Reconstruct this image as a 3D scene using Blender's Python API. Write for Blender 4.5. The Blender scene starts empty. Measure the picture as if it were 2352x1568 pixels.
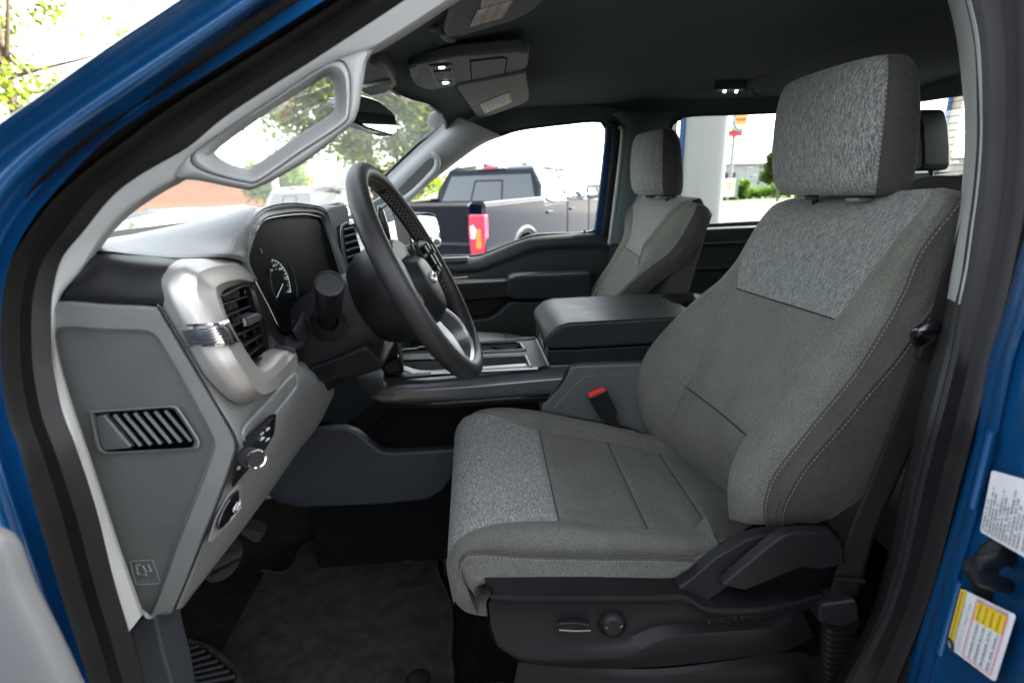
import bpy, bmesh, math, random
from mathutils import Vector, Matrix, Quaternion
random.seed(7)
scene = bpy.context.scene
COL = scene.collection
R = math.radians

# ------------------------------------------------------------------ camera, sky, sun, exposure
YAW, PITCH, ROLL, CAM = R(3.3), R(17.0), R(1.7), Vector((0, 0, 1.5))
_f = Vector((math.sin(YAW)*math.cos(PITCH), math.cos(YAW)*math.cos(PITCH), -math.sin(PITCH)))
_r0 = Vector((math.cos(YAW), -math.sin(YAW), 0)); _u0 = _r0.cross(_f)
_r = _r0*math.cos(ROLL) - _u0*math.sin(ROLL); _u = _r0*math.sin(ROLL) + _u0*math.cos(ROLL)
cd = bpy.data.cameras.new('camera'); cam = bpy.data.objects.new('camera', cd); COL.objects.link(cam)
cam.matrix_world = Matrix(((_r.x, _u.x, -_f.x, CAM.x), (_r.y, _u.y, -_f.y, CAM.y), (_r.z, _u.z, -_f.z, CAM.z), (0, 0, 0, 1)))
cd.sensor_fit = 'HORIZONTAL'; cd.sensor_width = 36; cd.lens = 18; cd.clip_start = .02; cd.clip_end = 2000
cd.dof.use_dof = True; cd.dof.focus_distance = .95; cd.dof.aperture_fstop = 3.6
scene.camera = cam

SUN_EL, SUN_AZ = R(40), math.atan2(.923, .387)          # direction to the sun: behind the truck, a little to the far side
sdir = Vector((math.cos(SUN_EL)*math.sin(SUN_AZ), math.cos(SUN_EL)*math.cos(SUN_AZ), math.sin(SUN_EL)))
w = bpy.data.worlds.new('World'); scene.world = w; w.use_nodes = True
nt = w.node_tree; nt.nodes.clear()
sky = nt.nodes.new('ShaderNodeTexSky'); sky.sky_type = 'NISHITA'; sky.sun_disc = False
sky.sun_elevation = SUN_EL; sky.sun_rotation = SUN_AZ; sky.air_density = 1.0; sky.dust_density = 2.5; sky.ozone_density = 1.0
bg = nt.nodes.new('ShaderNodeBackground'); bg.inputs[1].default_value = .15
wo = nt.nodes.new('ShaderNodeOutputWorld'); hs_ = nt.nodes.new('ShaderNodeHueSaturation'); hs_.inputs['Saturation'].default_value = .30   # thin bright haze whitens the whole sky
nt.links.new(sky.outputs[0], hs_.inputs['Color']); nt.links.new(hs_.outputs[0], bg.inputs[0]); nt.links.new(bg.outputs[0], wo.inputs[0])
ld = bpy.data.lights.new('sun', 'SUN'); ld.energy = 3.6; ld.angle = R(.6); ld.color = (1, .95, .87)
sun = bpy.data.objects.new('sun', ld); COL.objects.link(sun); sun.rotation_euler = sdir.to_track_quat('Z', 'Y').to_euler()
sun.location = (0, 0, 30)
vs = scene.view_settings; vs.view_transform = 'Standard'; vs.look = 'None'; vs.exposure = 3.25; vs.gamma = 1
scene.cycles.max_bounces = 10; scene.cycles.transparent_max_bounces = 16; scene.cycles.caustics_reflective = False
scene.cycles.caustics_refractive = False; scene.cycles.use_denoising = True
GZ = -.15                                             # ground level

# ------------------------------------------------------------------ picture point + distance -> place in the truck
def ray(u, v): return _f + _r*((u-1176)/1176) - _u*((v-784)/1176)
def P(u, v, Y): d = ray(u, v); return CAM + d*((Y-CAM.y)/d.y)
def PZ(u, v, Z): d = ray(u, v); return CAM + d*((Z-CAM.z)/d.z)
def PX(u, v, X): d = ray(u, v); return CAM + d*((X-CAM.x)/d.x)
def A(pts, Y=None): return [P(*p) if len(p) == 3 else P(p[0], p[1], Y) for p in pts]
def yj(z): return .50 + .28*max(0, z-1.25)            # driver side wall leans inwards above the belt
def yp(z): return 2.09 - .26*max(0, z-1.25)           # passenger side wall
def plane(p0, p1, p2):
    n_ = (p1-p0).cross(p2-p0)
    def at(u, v): d = ray(u, v); return CAM+d*((p0-CAM).dot(n_)/d.dot(n_))
    return at
def on(u, v, fn, off=0):
    Y = fn(1.4)+off
    for _ in range(8): Y = fn(P(u, v, Y).z)+off
    return P(u, v, Y)
def JL(pts, off=0): return [on(p[0], p[1], yj, off) for p in pts]
def PL(pts, off=0): return [on(p[0], p[1], yp, off) for p in pts]

# ------------------------------------------------------------------ object helpers
def link(me, name, mat, parent=None, smooth=40):
    o = bpy.data.objects.new(name, me); COL.objects.link(o)
    if mat: 
        for m in (mat if isinstance(mat, (list, tuple)) else [mat]): me.materials.append(m)
    if smooth:
        me.polygons.foreach_set('use_smooth', [True]*len(me.polygons)); me.set_sharp_from_angle(angle=R(smooth))
    if parent:
        o.parent = parent; o.matrix_parent_inverse = INV.get(parent.name, Matrix.Identity(4))
    return o
INV = {}
def thing(name, label, cat, loc=(0, 0, 0), group=None, rz=0, local=False):
    o = bpy.data.objects.new(name, None); COL.objects.link(o); o.location = loc; o.rotation_euler = (0, 0, rz)
    o.empty_display_size = .1
    INV[o.name] = Matrix.Identity(4) if local else Matrix.Translation(-Vector(loc))
    return tag(o, label, cat, group)
def tag(o, label=None, cat=None, group=None, kind=None):
    if label: o['label'] = label
    if cat: o['category'] = cat
    if group: o['group'] = group
    if kind: o['kind'] = kind
    return o
def mesh(verts, faces, name='m'):
    me = bpy.data.meshes.new(name); me.from_pydata([tuple(v) for v in verts], [], faces); me.validate(); me.update(); return me
def crv(pts, n, closed=False):
    p = [Vector(q) for q in pts]
    if len(p) == 2 and not closed: return [p[0].lerp(p[1], i/(n-1)) for i in range(n)]
    L = len(p); S = L if closed else L-1; d = []
    for i in range(S):
        a = p[(i-1) % L] if closed or i > 0 else p[0]*2-p[1]
        b, c = p[i], p[(i+1) % L]
        e = p[(i+2) % L] if closed or i+2 < L else p[-1]*2-p[-2]
        for k in range(12):
            t = k/12
            d.append(.5*((2*b)+(c-a)*t+(2*a-5*b+4*c-e)*t*t+(3*b-a-3*c+e)*t**3))
    d.append(p[0].copy() if closed else p[-1].copy())
    s = [0]
    for i in range(1, len(d)): s.append(s[-1]+(d[i]-d[i-1]).length)
    out = []; j = 0; N = n if closed else n-1
    for i in range(n):
        t = s[-1]*i/N
        while j < len(s)-2 and s[j+1] < t: j += 1
        q = (t-s[j])/max(1e-9, s[j+1]-s[j]); out.append(d[j].lerp(d[j+1], min(1, max(0, q))))
    return out
def lerprow(a, b, t, n=60): return [x.lerp(y, t) for x, y in zip(crv(a, n), crv(b, n))]
def grid(G, name, mat, parent=None, closed=False, thick=0, smooth=40, cap=False, wrap=False):
    R_, N = len(G), len(G[0]); v = [q for row in G for q in row]; f = []
    uvs = []; us = [0]; 
    mid = G[R_//2]
    for i in range(1, N): us.append(us[-1]+(mid[i]-mid[i-1]).length)
    vv = [0]
    for r in range(1, R_): vv.append(vv[-1]+(G[r][N//2]-G[r-1][N//2]).length)
    for r in range(R_-1 + (1 if wrap else 0)):
        for i in range(N if closed else N-1):
            j = (i+1) % N; f.append((r*N+i, r*N+j, ((r+1) % R_)*N+j, ((r+1) % R_)*N+i))
    if cap:
        f.append(tuple(range(N))); f.append(tuple((R_-1)*N+i for i in reversed(range(N))))
    me = mesh(v, f, name)
    if len(me.vertices) == len(v):
        ul = me.uv_layers.new(name='UVMap'); co = ul.data
        for l in me.loops:
            r, i = divmod(l.vertex_index, N); co[l.index].uv = (us[i], vv[r])
    o = link(me, name, mat, parent, smooth)
    if thick:
        m = o.modifiers.new('s', 'SOLIDIFY'); m.thickness = thick; m.offset = 0
    return o
def loft(name, rows, mat, parent=None, n=48, m=4, closed=False, thick=0, smooth=40, lin=False, cap=False, wrap=False):
    rr = [crv(r, n, closed) for r in rows]
    if m > 1 and len(rr) > 1:
        cols = []
        K = (len(rr)-1)*m+1
        for i in range(n):
            c = [r[i] for r in rr]
            if lin or len(c) == 2:
                o = []
                for k in range(len(c)-1): o += [c[k].lerp(c[k+1], q/m) for q in range(m)]
                o.append(c[-1])
            else:
                o = []
                for k in range(len(c)-1):
                    a = c[k-1] if k else c[0]*2-c[1]; b, d = c[k], c[k+1]; e = c[k+2] if k+2 < len(c) else c[-1]*2-c[-2]
                    for q in range(m):
                        t = q/m; o.append(.5*((2*b)+(d-a)*t+(2*a-5*b+4*d-e)*t*t+(3*b-a-3*d+e)*t**3))
                o.append(c[-1])
            cols.append(o)
        rr = [[cols[i][k] for i in range(n)] for k in range(K)]
    return grid(rr, name, mat, parent, closed, thick, smooth, cap, wrap)
def prism(name, loop, dv, mat, parent=None, bevel=.002, seg=2, smooth=40, spl=0):
    if spl: loop = crv(loop, spl, True)
    n = len(loop); dv = Vector(dv)
    v = list(loop)+[q+dv for q in loop]
    f = [tuple(range(n)), tuple(reversed(range(n, 2*n)))]+[(i, (i+1) % n, n+(i+1) % n, n+i) for i in range(n)]
    me = mesh(v, f, name); bm = bmesh.new(); bm.from_mesh(me); bmesh.ops.recalc_face_normals(bm, faces=bm.faces); bm.to_mesh(me); bm.free()
    o = link(me, name, mat, parent, smooth)
    if bevel:
        b = o.modifiers.new('b', 'BEVEL'); b.width = bevel; b.segments = seg; b.limit_method = 'ANGLE'; b.angle_limit = R(30); b.harden_normals = True
    return o
def box(name, c, s, mat, parent=None, bevel=.004, rot=None, seg=2):
    c = Vector(c); h = Vector(s)/2; M = rot.to_matrix() if rot else Matrix.Identity(3)
    v = [c+M @ Vector((h.x*a, h.y*b, h.z*d)) for a in (-1, 1) for b in (-1, 1) for d in (-1, 1)]
    f = [(0, 1, 3, 2), (4, 6, 7, 5), (0, 4, 5, 1), (2, 3, 7, 6), (0, 2, 6, 4), (1, 5, 7, 3)]
    o = link(mesh(v, f, name), name, mat, parent, 40)
    if bevel:
        b = o.modifiers.new('b', 'BEVEL'); b.width = bevel; b.segments = seg
    return o
def tubev(pts, r, seg, closed=False, rr=None):
    n = len(pts); V = []; F = []; up = None
    for i, p in enumerate(pts):
        t = (pts[(i+1) % n]-pts[i-1]) if closed else (pts[min(i+1, n-1)]-pts[max(i-1, 0)])
        t = t.normalized() if t.length > 1e-9 else Vector((0, 0, 1))
        if up is None: up = t.orthogonal().normalized()
        up = (up-t*up.dot(t)); up = up.normalized() if up.length > 1e-6 else t.orthogonal().normalized()
        b = t.cross(up); q = rr[i] if rr else r
        V += [p+up*(q*math.cos(2*math.pi*k/seg))+b*(q*math.sin(2*math.pi*k/seg)) for k in range(seg)]
    for i in range(n if closed else n-1):
        j = (i+1) % n
        F += [(i*seg+k, i*seg+(k+1) % seg, j*seg+(k+1) % seg, j*seg+k) for k in range(seg)]
    if not closed: F += [tuple(reversed(range(seg))), tuple((n-1)*seg+k for k in range(seg))]
    return V, F
def tube(name, pts, r, mat, parent=None, n=40, seg=10, closed=False, rr=None, spl=True):
    p = crv(pts, n, closed) if spl else [Vector(q) for q in pts]
    if rr and spl:
        k = len(rr)-1; rr = [rr[min(k-1, int(i/(n-1)*k))]*(1-(i/(n-1)*k-min(k-1, int(i/(n-1)*k))))+rr[min(k-1, int(i/(n-1)*k))+1]*(i/(n-1)*k-min(k-1, int(i/(n-1)*k))) for i in range(n)]
    V, F = tubev(p, r, seg, closed, rr); return link(mesh(V, F, name), name, mat, parent, 50)
class MB:                                             # several pieces of ONE part in one mesh
    def __init__(s): s.v = []; s.f = []
    def add(s, V, F): k = len(s.v); s.v += list(V); s.f += [tuple(i+k for i in q) for q in F]
    def tube(s, pts, r, seg=5, closed=False): s.add(*tubev([Vector(p) for p in pts], r, seg, closed))
    def box(s, c, sz, rot=None):
        c = Vector(c); h = Vector(sz)/2; M = rot if rot else Matrix.Identity(3)
        s.add([c+M @ Vector((h.x*a, h.y*b, h.z*d)) for a in (-1, 1) for b in (-1, 1) for d in (-1, 1)],
              [(0, 1, 3, 2), (4, 6, 7, 5), (0, 4, 5, 1), (2, 3, 7, 6), (0, 2, 6, 4), (1, 5, 7, 3)])
    def build(s, name, mat, parent=None, smooth=40): return link(mesh(s.v, s.f, name), name, mat, parent, smooth)
def stitches(name, pts, mat, parent, off=(0, 0, 0), L=.0042, gap=.0026, r=.0007):
    d = crv(pts, 400); off = Vector(off); mb = MB(); s = 0; tot = [0]
    for i in range(1, 400): tot.append(tot[-1]+(d[i]-d[i-1]).length)
    def at(t):
        k = 0
        while k < 398 and tot[k+1] < t: k += 1
        q = (t-tot[k])/max(1e-9, tot[k+1]-tot[k]); return d[k].lerp(d[k+1], min(1, q))+off
    while s+L < tot[-1]:
        mb.tube([at(s), at(s+L)], r, 4); s += L+gap
    return mb.build(name, mat, parent, 0)
def fillholes(name, outer, holes, mat, parent=None, thick=0, smooth=0):
    bm = bmesh.new()
    for lp in [outer]+holes:
        vs_ = [bm.verts.new(q) for q in lp]
        for i in range(len(vs_)): bm.edges.new((vs_[i], vs_[(i+1) % len(vs_)]))
    bmesh.ops.triangle_fill(bm, use_beauty=True, use_dissolve=False, edges=bm.edges[:])
    bmesh.ops.recalc_face_normals(bm, faces=bm.faces)
    me = bpy.data.meshes.new(name); bm.to_mesh(me); bm.free(); o = link(me, name, mat, parent, smooth)
    if thick:
        m = o.modifiers.new('s', 'SOLIDIFY'); m.thickness = thick; m.offset = 0
    return o
def lathe(name, prof, org, axis, mat, parent=None, seg=40, smooth=40, sy=1.0, upv=None, cap=True):
    ax = Vector(axis).normalized(); e1 = (Vector(upv)-ax*Vector(upv).dot(ax)).normalized() if upv else ax.orthogonal().normalized(); e2 = ax.cross(e1); org = Vector(org)
    G = [[org+ax*h+e1*(r*math.cos(2*math.pi*k/seg))+e2*(r*sy*math.sin(2*math.pi*k/seg)) for k in range(seg)] for r, h in prof]
    return grid(G, name, mat, parent, closed=True, smooth=smooth, cap=cap)
def textmesh(name, s, o0, ex, ey, size, mat, parent=None, fit=None, align='LEFT', lift=.0004, bold=0):
    cu = bpy.data.curves.new('t', 'FONT'); cu.body = s; cu.size = 1; cu.align_x = align; cu.offset = bold; cu.resolution_u = 2
    to = bpy.data.objects.new('t', cu); me = bpy.data.meshes.new_from_object(to); bpy.data.objects.remove(to); bpy.data.curves.remove(cu)
    ex = Vector(ex); ey = Vector(ey); nz = ex.cross(ey).normalized()
    if nz.dot(CAM-Vector(o0)) < 0: nz = -nz
    k = size
    if fit:
        xs = [v.co.x for v in me.vertices]; wd = max(xs)-min(xs); kx = fit/wd
    else: kx = k
    o0 = Vector(o0)
    for v in me.vertices: v.co = o0+ex*(v.co.x*kx)+ey*(v.co.y*k)+nz*lift
    me.update(); return link(me, name, mat, parent, 0)

# ------------------------------------------------------------------ materials
def new(name):
    m = bpy.data.materials.new(name); m.use_nodes = True; t = m.node_tree; return m, t, t.nodes['Principled BSDF']
def nd(t, k, **kw):
    n = t.nodes.new(k)
    for a, b in kw.items(): setattr(n, a, b)
    return n
def mk(name, c, rough=.5, metal=0, bump=0, bs=900, coat=0, spec=.5, var=.0, vs_=3, emit=0, sheen=0, rv=0, detail=2, speck=0):
    m, t, b = new(name); b.inputs['Base Color'].default_value = (*c, 1); b.inputs['Roughness'].default_value = rough
    b.inputs['Metallic'].default_value = metal; b.inputs['Specular IOR Level'].default_value = spec
    b.inputs['Coat Weight'].default_value = coat; b.inputs['Coat Roughness'].default_value = .08
    if sheen: b.inputs['Sheen Weight'].default_value = sheen; b.inputs['Sheen Roughness'].default_value = .5
    if emit: b.inputs['Emission Color'].default_value = (*c, 1); b.inputs['Emission Strength'].default_value = emit
    tc = nd(t, 'ShaderNodeTexCoord')
    if bump:
        n = nd(t, 'ShaderNodeTexNoise'); n.inputs['Scale'].default_value = bs; n.inputs['Detail'].default_value = detail
        t.links.new(tc.outputs['Object'], n.inputs['Vector'])
        q = nd(t, 'ShaderNodeBump'); q.inputs['Strength'].default_value = bump; q.inputs['Distance'].default_value = .001
        t.links.new(n.outputs[0], q.inputs['Height']); t.links.new(q.outputs[0], b.inputs['Normal'])
    if var or rv:
        n = nd(t, 'ShaderNodeTexNoise'); n.inputs['Scale'].default_value = vs_; n.inputs['Detail'].default_value = 5; n.inputs['Roughness'].default_value = .65
        t.links.new(tc.outputs['Object'], n.inputs['Vector'])
    if var:
        r = nd(t, 'ShaderNodeMapRange'); r.inputs[3].default_value = 1-var; r.inputs[4].default_value = 1+var
        r.inputs[1].default_value = .3; r.inputs[2].default_value = .7
        t.links.new(n.outputs[0], r.inputs[0])
        x = nd(t, 'ShaderNodeVectorMath', operation='SCALE'); x.inputs[0].default_value = c; t.links.new(r.outputs[0], x.inputs['Scale'])
        t.links.new(x.outputs[0], b.inputs['Base Color'])
    if speck:                                         # lint and dust specks
        n3 = nd(t, 'ShaderNodeTexNoise'); n3.inputs['Scale'].default_value = 260; n3.inputs['Detail'].default_value = 1; t.links.new(tc.outputs['Object'], n3.inputs['Vector'])
        r3 = nd(t, 'ShaderNodeMapRange'); r3.inputs[1].default_value = .74; r3.inputs[2].default_value = .80; t.links.new(n3.outputs[0], r3.inputs[0])
        mx = nd(t, 'ShaderNodeMix', data_type='RGBA'); mx.inputs[7].default_value = (speck, speck*.95, speck*.88, 1); t.links.new(r3.outputs[0], mx.inputs[0])
        src = b.inputs['Base Color'].links[0].from_socket if b.inputs['Base Color'].links else None
        if src: t.links.new(src, mx.inputs[6])
        else: mx.inputs[6].default_value = (*c, 1)
        t.links.new(mx.outputs[2], b.inputs['Base Color'])
    if rv:
        r = nd(t, 'ShaderNodeMapRange'); r.inputs[3].default_value = max(.02, rough-rv); r.inputs[4].default_value = rough+rv
        r.inputs[1].default_value = .3; r.inputs[2].default_value = .7
        t.links.new(n.outputs[0], r.inputs[0]); t.links.new(r.outputs[0], b.inputs['Roughness'])
    return m
M = {}
M['blue'] = mk('blue_paint', (.002, .065, .19), .32, .25, coat=1, bump=.02, bs=3000, rv=.05, vs_=20)
M['rubber'] = mk('rubber', (.010, .0095, .0095), .5, spec=.16, bump=.1, bs=500, rv=.12, vs_=8, var=.2)
M['trim'] = mk('light_trim', (.27, .272, .262), .6, bump=.12, bs=1600, var=.02, vs_=9)
M['trim2'] = mk('passenger_trim', (.27, .285, .28), .6, bump=.12, bs=1600, var=.03, vs_=9)
M['grey'] = mk('grey_plastic', (.140, .143, .138), .5, bump=.3, bs=650, var=.05, vs_=30, rv=.05)
M['grey2'] = mk('slate_plastic', (.070, .073, .071), .5, bump=.3, bs=650, var=.06, vs_=30, rv=.05)
M['dark'] = mk('black_plastic', (.009, .0094, .01), .44, spec=.2, bump=.25, bs=1300, var=.12, vs_=9, rv=.07)
M['darkg'] = mk('charcoal_plastic', (.011, .0112, .012), .44, spec=.18, bump=.3, bs=1100, var=.1, vs_=9, rv=.06)
M['black'] = mk('deep_black', (.004, .004, .0045), .8, spec=.08)
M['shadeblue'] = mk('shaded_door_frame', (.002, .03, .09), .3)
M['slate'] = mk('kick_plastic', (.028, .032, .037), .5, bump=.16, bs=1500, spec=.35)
M['pedal'] = mk('pedal_rubber', (.035, .034, .033), .55, bump=.2, bs=500)
M['piano'] = mk('gloss_black', (.006, .006, .007), .12, coat=.5, rv=.04, vs_=12)
M['screen'] = mk('cluster_glass', (.003, .0035, .004), .3, spec=.03)
M['silver'] = mk('satin_silver', (.38, .362, .34), .42, .65, bump=.03, bs=2500, rv=.04, vs_=10)
M['gun'] = mk('gunmetal_paint', (.13, .135, .14), .33, .7, bump=.03, bs=2500, rv=.05, vs_=10)
M['chrome'] = mk('chrome', (.82, .82, .82), .09, 1, rv=.03, vs_=15)
M['brushed'] = mk('brushed_metal', (.5, .5, .5), .3, 1, bump=.05, bs=2000)
M['leather'] = mk('leather', (.016, .0155, .0155), .44, spec=.3, bump=.35, bs=700, var=.12, vs_=14, rv=.06, detail=5)
M['vinyl'] = mk('armrest_vinyl', (.014, .017, .0175), .46, spec=.2, bump=.35, bs=650, var=.1, vs_=14, rv=.05, detail=5)
M['liner'] = mk('headliner', (.088, .114, .117), .95, spec=.1, bump=.3, bs=900, var=.06, vs_=6)
M['liner2'] = mk('overhead_plastic', (.075, .088, .086), .6, bump=.15, bs=1400, var=.03, vs_=6)
M['carpet'] = mk('carpet', (.0075, .0067, .006), .95, speck=.06, bump=.9, bs=420, var=.45, vs_=40, detail=6, spec=.06)
M['mat'] = mk('mat_carpet', (.026, .0215, .0188), .95, speck=.08, bump=1, bs=520, var=.4, vs_=26, detail=6, spec=.06)
M['thread'] = mk('stitch_thread', (.19, .18, .155), .8)
M['threadd'] = mk('tan_thread', (.11, .093, .07), .8)
M['seam'] = mk('seam_shadow', (.02, .02, .019), .9, spec=.1)
M['belt'] = mk('belt_webbing', (.010, .0085, .0075), .7, spec=.15, bump=.5, bs=900)
M['red'] = mk('red_plastic', (.6, .03, .03), .35)
M['white'] = mk('white_label', (.72, .74, .76), .5, var=.03, vs_=30)
M['yellow'] = mk('label_yellow', (.80, .55, .03), .5)
M['ink'] = mk('ink', (.03, .03, .035), .6)
M['inkg'] = mk('grey_ink', (.22, .22, .23), .6)
M['pink'] = mk('label_red', (.75, .10, .18), .5)
M['orange'] = mk('visor_label_orange', (.62, .33, .06), .5)
M['badge'] = mk('badge_glare', (.78, .78, .78), .3, .5)  # pale silver carries the glare on the wheel emblem as colour
M['icon'] = mk('icon_white', (.75, .75, .75), .5)
M['lit'] = mk('lit_gauge', (.45, .48, .5), .5, emit=.035)
M['lamp'] = mk('lamp_lens', (1, .93, .88), .4, emit=2.6)
M['mirror'] = mk('mirror_glass', (.85, .87, .87), .02, 1)
M['door'] = mk('door_card', (.013, .015, .016), .48, spec=.3, bump=.25, bs=1100, var=.1, vs_=8, rv=.05)
M['doorg'] = mk('white_door_trim', (.10, .103, .106), .5, var=.02, vs_=9)
def glassmat(name, tint, refl):
    m = bpy.data.materials.new(name); m.use_nodes = True; t = m.node_tree; t.nodes.clear()
    a = nd(t, 'ShaderNodeBsdfTransparent'); a.inputs[0].default_value = (*tint, 1)
    g = nd(t, 'ShaderNodeBsdfGlossy'); g.inputs['Roughness'].default_value = .01; g.inputs[0].default_value = (1, 1, 1, 1)
    f = nd(t, 'ShaderNodeFresnel'); f.inputs[0].default_value = 1.45
    mu = nd(t, 'ShaderNodeMath', operation='MULTIPLY'); mu.inputs[1].default_value = refl; t.links.new(f.outputs[0], mu.inputs[0])
    x = nd(t, 'ShaderNodeMixShader'); t.links.new(mu.outputs[0], x.inputs[0]); t.links.new(a.outputs[0], x.inputs[1]); t.links.new(g.outputs[0], x.inputs[2])
    o = nd(t, 'ShaderNodeOutputMaterial'); t.links.new(x.outputs[0], o.inputs[0]); return m
M['glass'] = glassmat('window_glass', (.94, .97, .95), .15)
M['tint'] = glassmat('tinted_glass', (.70, .76, .74), .15)
def glareglass(name, tint, film):                       # windscreen: clear pane with a thin film of translucent white imitating veiling glare
    m = glassmat(name, tint, .15); t = m.node_tree; o = [n for n in t.nodes if n.type == 'OUTPUT_MATERIAL'][0]; src = o.inputs[0].links[0].from_socket
    d = nd(t, 'ShaderNodeBsdfTranslucent'); d.inputs[0].default_value = (.9, .95, .92, 1); x = nd(t, 'ShaderNodeMixShader'); x.inputs[0].default_value = film
    t.links.new(src, x.inputs[1]); t.links.new(d.outputs[0], x.inputs[2]); t.links.new(x.outputs[0], o.inputs[0]); return m
M['screenglass'] = glareglass('windscreen_glass', (.95, .98, .96), .02)
def fabric(name, c, sc=1):
    m, t, b = new(name); b.inputs['Roughness'].default_value = .95; b.inputs['Specular IOR Level'].default_value = .10
    b.inputs['Sheen Weight'].default_value = .12; b.inputs['Sheen Roughness'].default_value = .45
    uv = nd(t, 'ShaderNodeUVMap'); tc = nd(t, 'ShaderNodeTexCoord')
    n = nd(t, 'ShaderNodeTexNoise'); n.inputs['Scale'].default_value = 620; n.inputs['Detail'].default_value = 2; t.links.new(tc.outputs['Object'], n.inputs['Vector'])
    n2 = nd(t, 'ShaderNodeTexNoise'); n2.inputs['Scale'].default_value = 13; n2.inputs['Detail'].default_value = 5; t.links.new(tc.outputs['Object'], n2.inputs['Vector'])
    r = nd(t, 'ShaderNodeMapRange'); r.inputs[1].default_value = .3; r.inputs[2].default_value = .7; r.inputs[3].default_value = .55; r.inputs[4].default_value = 1.45; t.links.new(n.outputs[0], r.inputs[0])
    r2 = nd(t, 'ShaderNodeMapRange'); r2.inputs[1].default_value = .3; r2.inputs[2].default_value = .7; r2.inputs[3].default_value = .9; r2.inputs[4].default_value = 1.1; t.links.new(n2.outputs[0], r2.inputs[0])
    q = nd(t, 'ShaderNodeMath', operation='MULTIPLY'); t.links.new(r.outputs[0], q.inputs[0]); t.links.new(r2.outputs[0], q.inputs[1])
    x = nd(t, 'ShaderNodeVectorMath', operation='SCALE'); x.inputs[0].default_value = c; t.links.new(q.outputs[0], x.inputs['Scale']); t.links.new(x.outputs[0], b.inputs['Base Color'])
    bp = nd(t, 'ShaderNodeBump'); bp.inputs['Strength'].default_value = .4; bp.inputs['Distance'].default_value = .0008; t.links.new(n.outputs[0], bp.inputs['Height'])
    n4 = nd(t, 'ShaderNodeTexNoise'); n4.inputs['Scale'].default_value = 22; n4.inputs['Detail'].default_value = 3; n4.inputs['Distortion'].default_value = 1.2; t.links.new(tc.outputs['Object'], n4.inputs['Vector'])
    b4 = nd(t, 'ShaderNodeBump'); b4.inputs['Strength'].default_value = .5; b4.inputs['Distance'].default_value = .006; t.links.new(n4.outputs[0], b4.inputs['Height']); t.links.new(bp.outputs[0], b4.inputs['Normal']); t.links.new(b4.outputs[0], b.inputs['Normal'])
    return m
def tweed(name, k=1.0, su=(90, 1050), sv=(560, 900), w_=.66):
    m, t, b = new(name); b.inputs['Roughness'].default_value = .9; b.inputs['Specular IOR Level'].default_value = .12
    b.inputs['Sheen Weight'].default_value = .12
    uv = nd(t, 'ShaderNodeUVMap'); outs = []; sp = nd(t, 'ShaderNodeSeparateXYZ'); t.links.new(uv.outputs[0], sp.inputs[0])
    for i, (al, ac) in enumerate((su, sv)):              # every thread is one strip with its own run of light and dark
        s1 = nd(t, 'ShaderNodeMath', operation='SNAP'); s1.inputs[1].default_value = 1/ac; t.links.new(sp.outputs[1-i], s1.inputs[0])
        s2 = nd(t, 'ShaderNodeMath', operation='MULTIPLY'); s2.inputs[1].default_value = ac*3.7; t.links.new(s1.outputs[0], s2.inputs[0])
        s3 = nd(t, 'ShaderNodeMath', operation='MULTIPLY'); s3.inputs[1].default_value = al; t.links.new(sp.outputs[i], s3.inputs[0])
        cb_ = nd(t, 'ShaderNodeCombineXYZ'); t.links.new(s3.outputs[0], cb_.inputs[0]); t.links.new(s2.outputs[0], cb_.inputs[1]); cb_.inputs[2].default_value = i*9.1
        n = nd(t, 'ShaderNodeTexNoise'); n.inputs['Scale'].default_value = 1; n.inputs['Detail'].default_value = 2; n.inputs['Roughness'].default_value = .7; t.links.new(cb_.outputs[0], n.inputs['Vector']); outs.append(n)
    ad = nd(t, 'ShaderNodeMix'); ad.inputs[0].default_value = w_; t.links.new(outs[0].outputs[0], ad.inputs[3]); t.links.new(outs[1].outputs[0], ad.inputs[2])
    cr = nd(t, 'ShaderNodeValToRGB'); e = cr.color_ramp.elements
    e[0].position = .38; e[0].color = (.058*k, .063*k, .061*k, 1); e[1].position = .62; e[1].color = (.255*k, .26*k, .228*k, 1)
    z = cr.color_ramp.elements.new(.49); z.color = (.125*k, .132*k, .127*k, 1)
    hf = nd(t, 'ShaderNodeMath', operation='MULTIPLY'); hf.inputs[1].default_value = 1; t.links.new(ad.outputs[0], hf.inputs[0]); t.links.new(hf.outputs[0], cr.inputs[0])
    t.links.new(cr.outputs[0], b.inputs['Base Color'])
    bp = nd(t, 'ShaderNodeBump'); bp.inputs['Strength'].default_value = .5; bp.inputs['Distance'].default_value = .001; t.links.new(hf.outputs[0], bp.inputs['Height']); t.links.new(bp.outputs[0], b.inputs['Normal'])
    return m
M['fab'] = fabric('seat_fabric', (.108, .108, .091)); M['fabd'] = fabric('seat_side_fabric', (.050, .048, .043))
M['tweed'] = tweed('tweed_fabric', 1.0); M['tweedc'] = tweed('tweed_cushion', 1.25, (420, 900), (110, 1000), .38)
def dashtop():
    m, t, b = new('dash_pad'); b.inputs['Base Color'].default_value = (.105, .112, .109, 1); b.inputs['Roughness'].default_value = .40; b.inputs['Specular IOR Level'].default_value = .5
    tc = nd(t, 'ShaderNodeTexCoord'); n = nd(t, 'ShaderNodeTexVoronoi'); n.inputs['Scale'].default_value = 330; n.inputs['Randomness'].default_value = .25
    t.links.new(tc.outputs['Object'], n.inputs['Vector']); bp = nd(t, 'ShaderNodeBump'); bp.inputs['Strength'].default_value = .55; bp.inputs['Distance'].default_value = .0012
    t.links.new(n.outputs[0], bp.inputs['Height']); t.links.new(bp.outputs[0], b.inputs['Normal']); return m
M['pad'] = dashtop()
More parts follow.
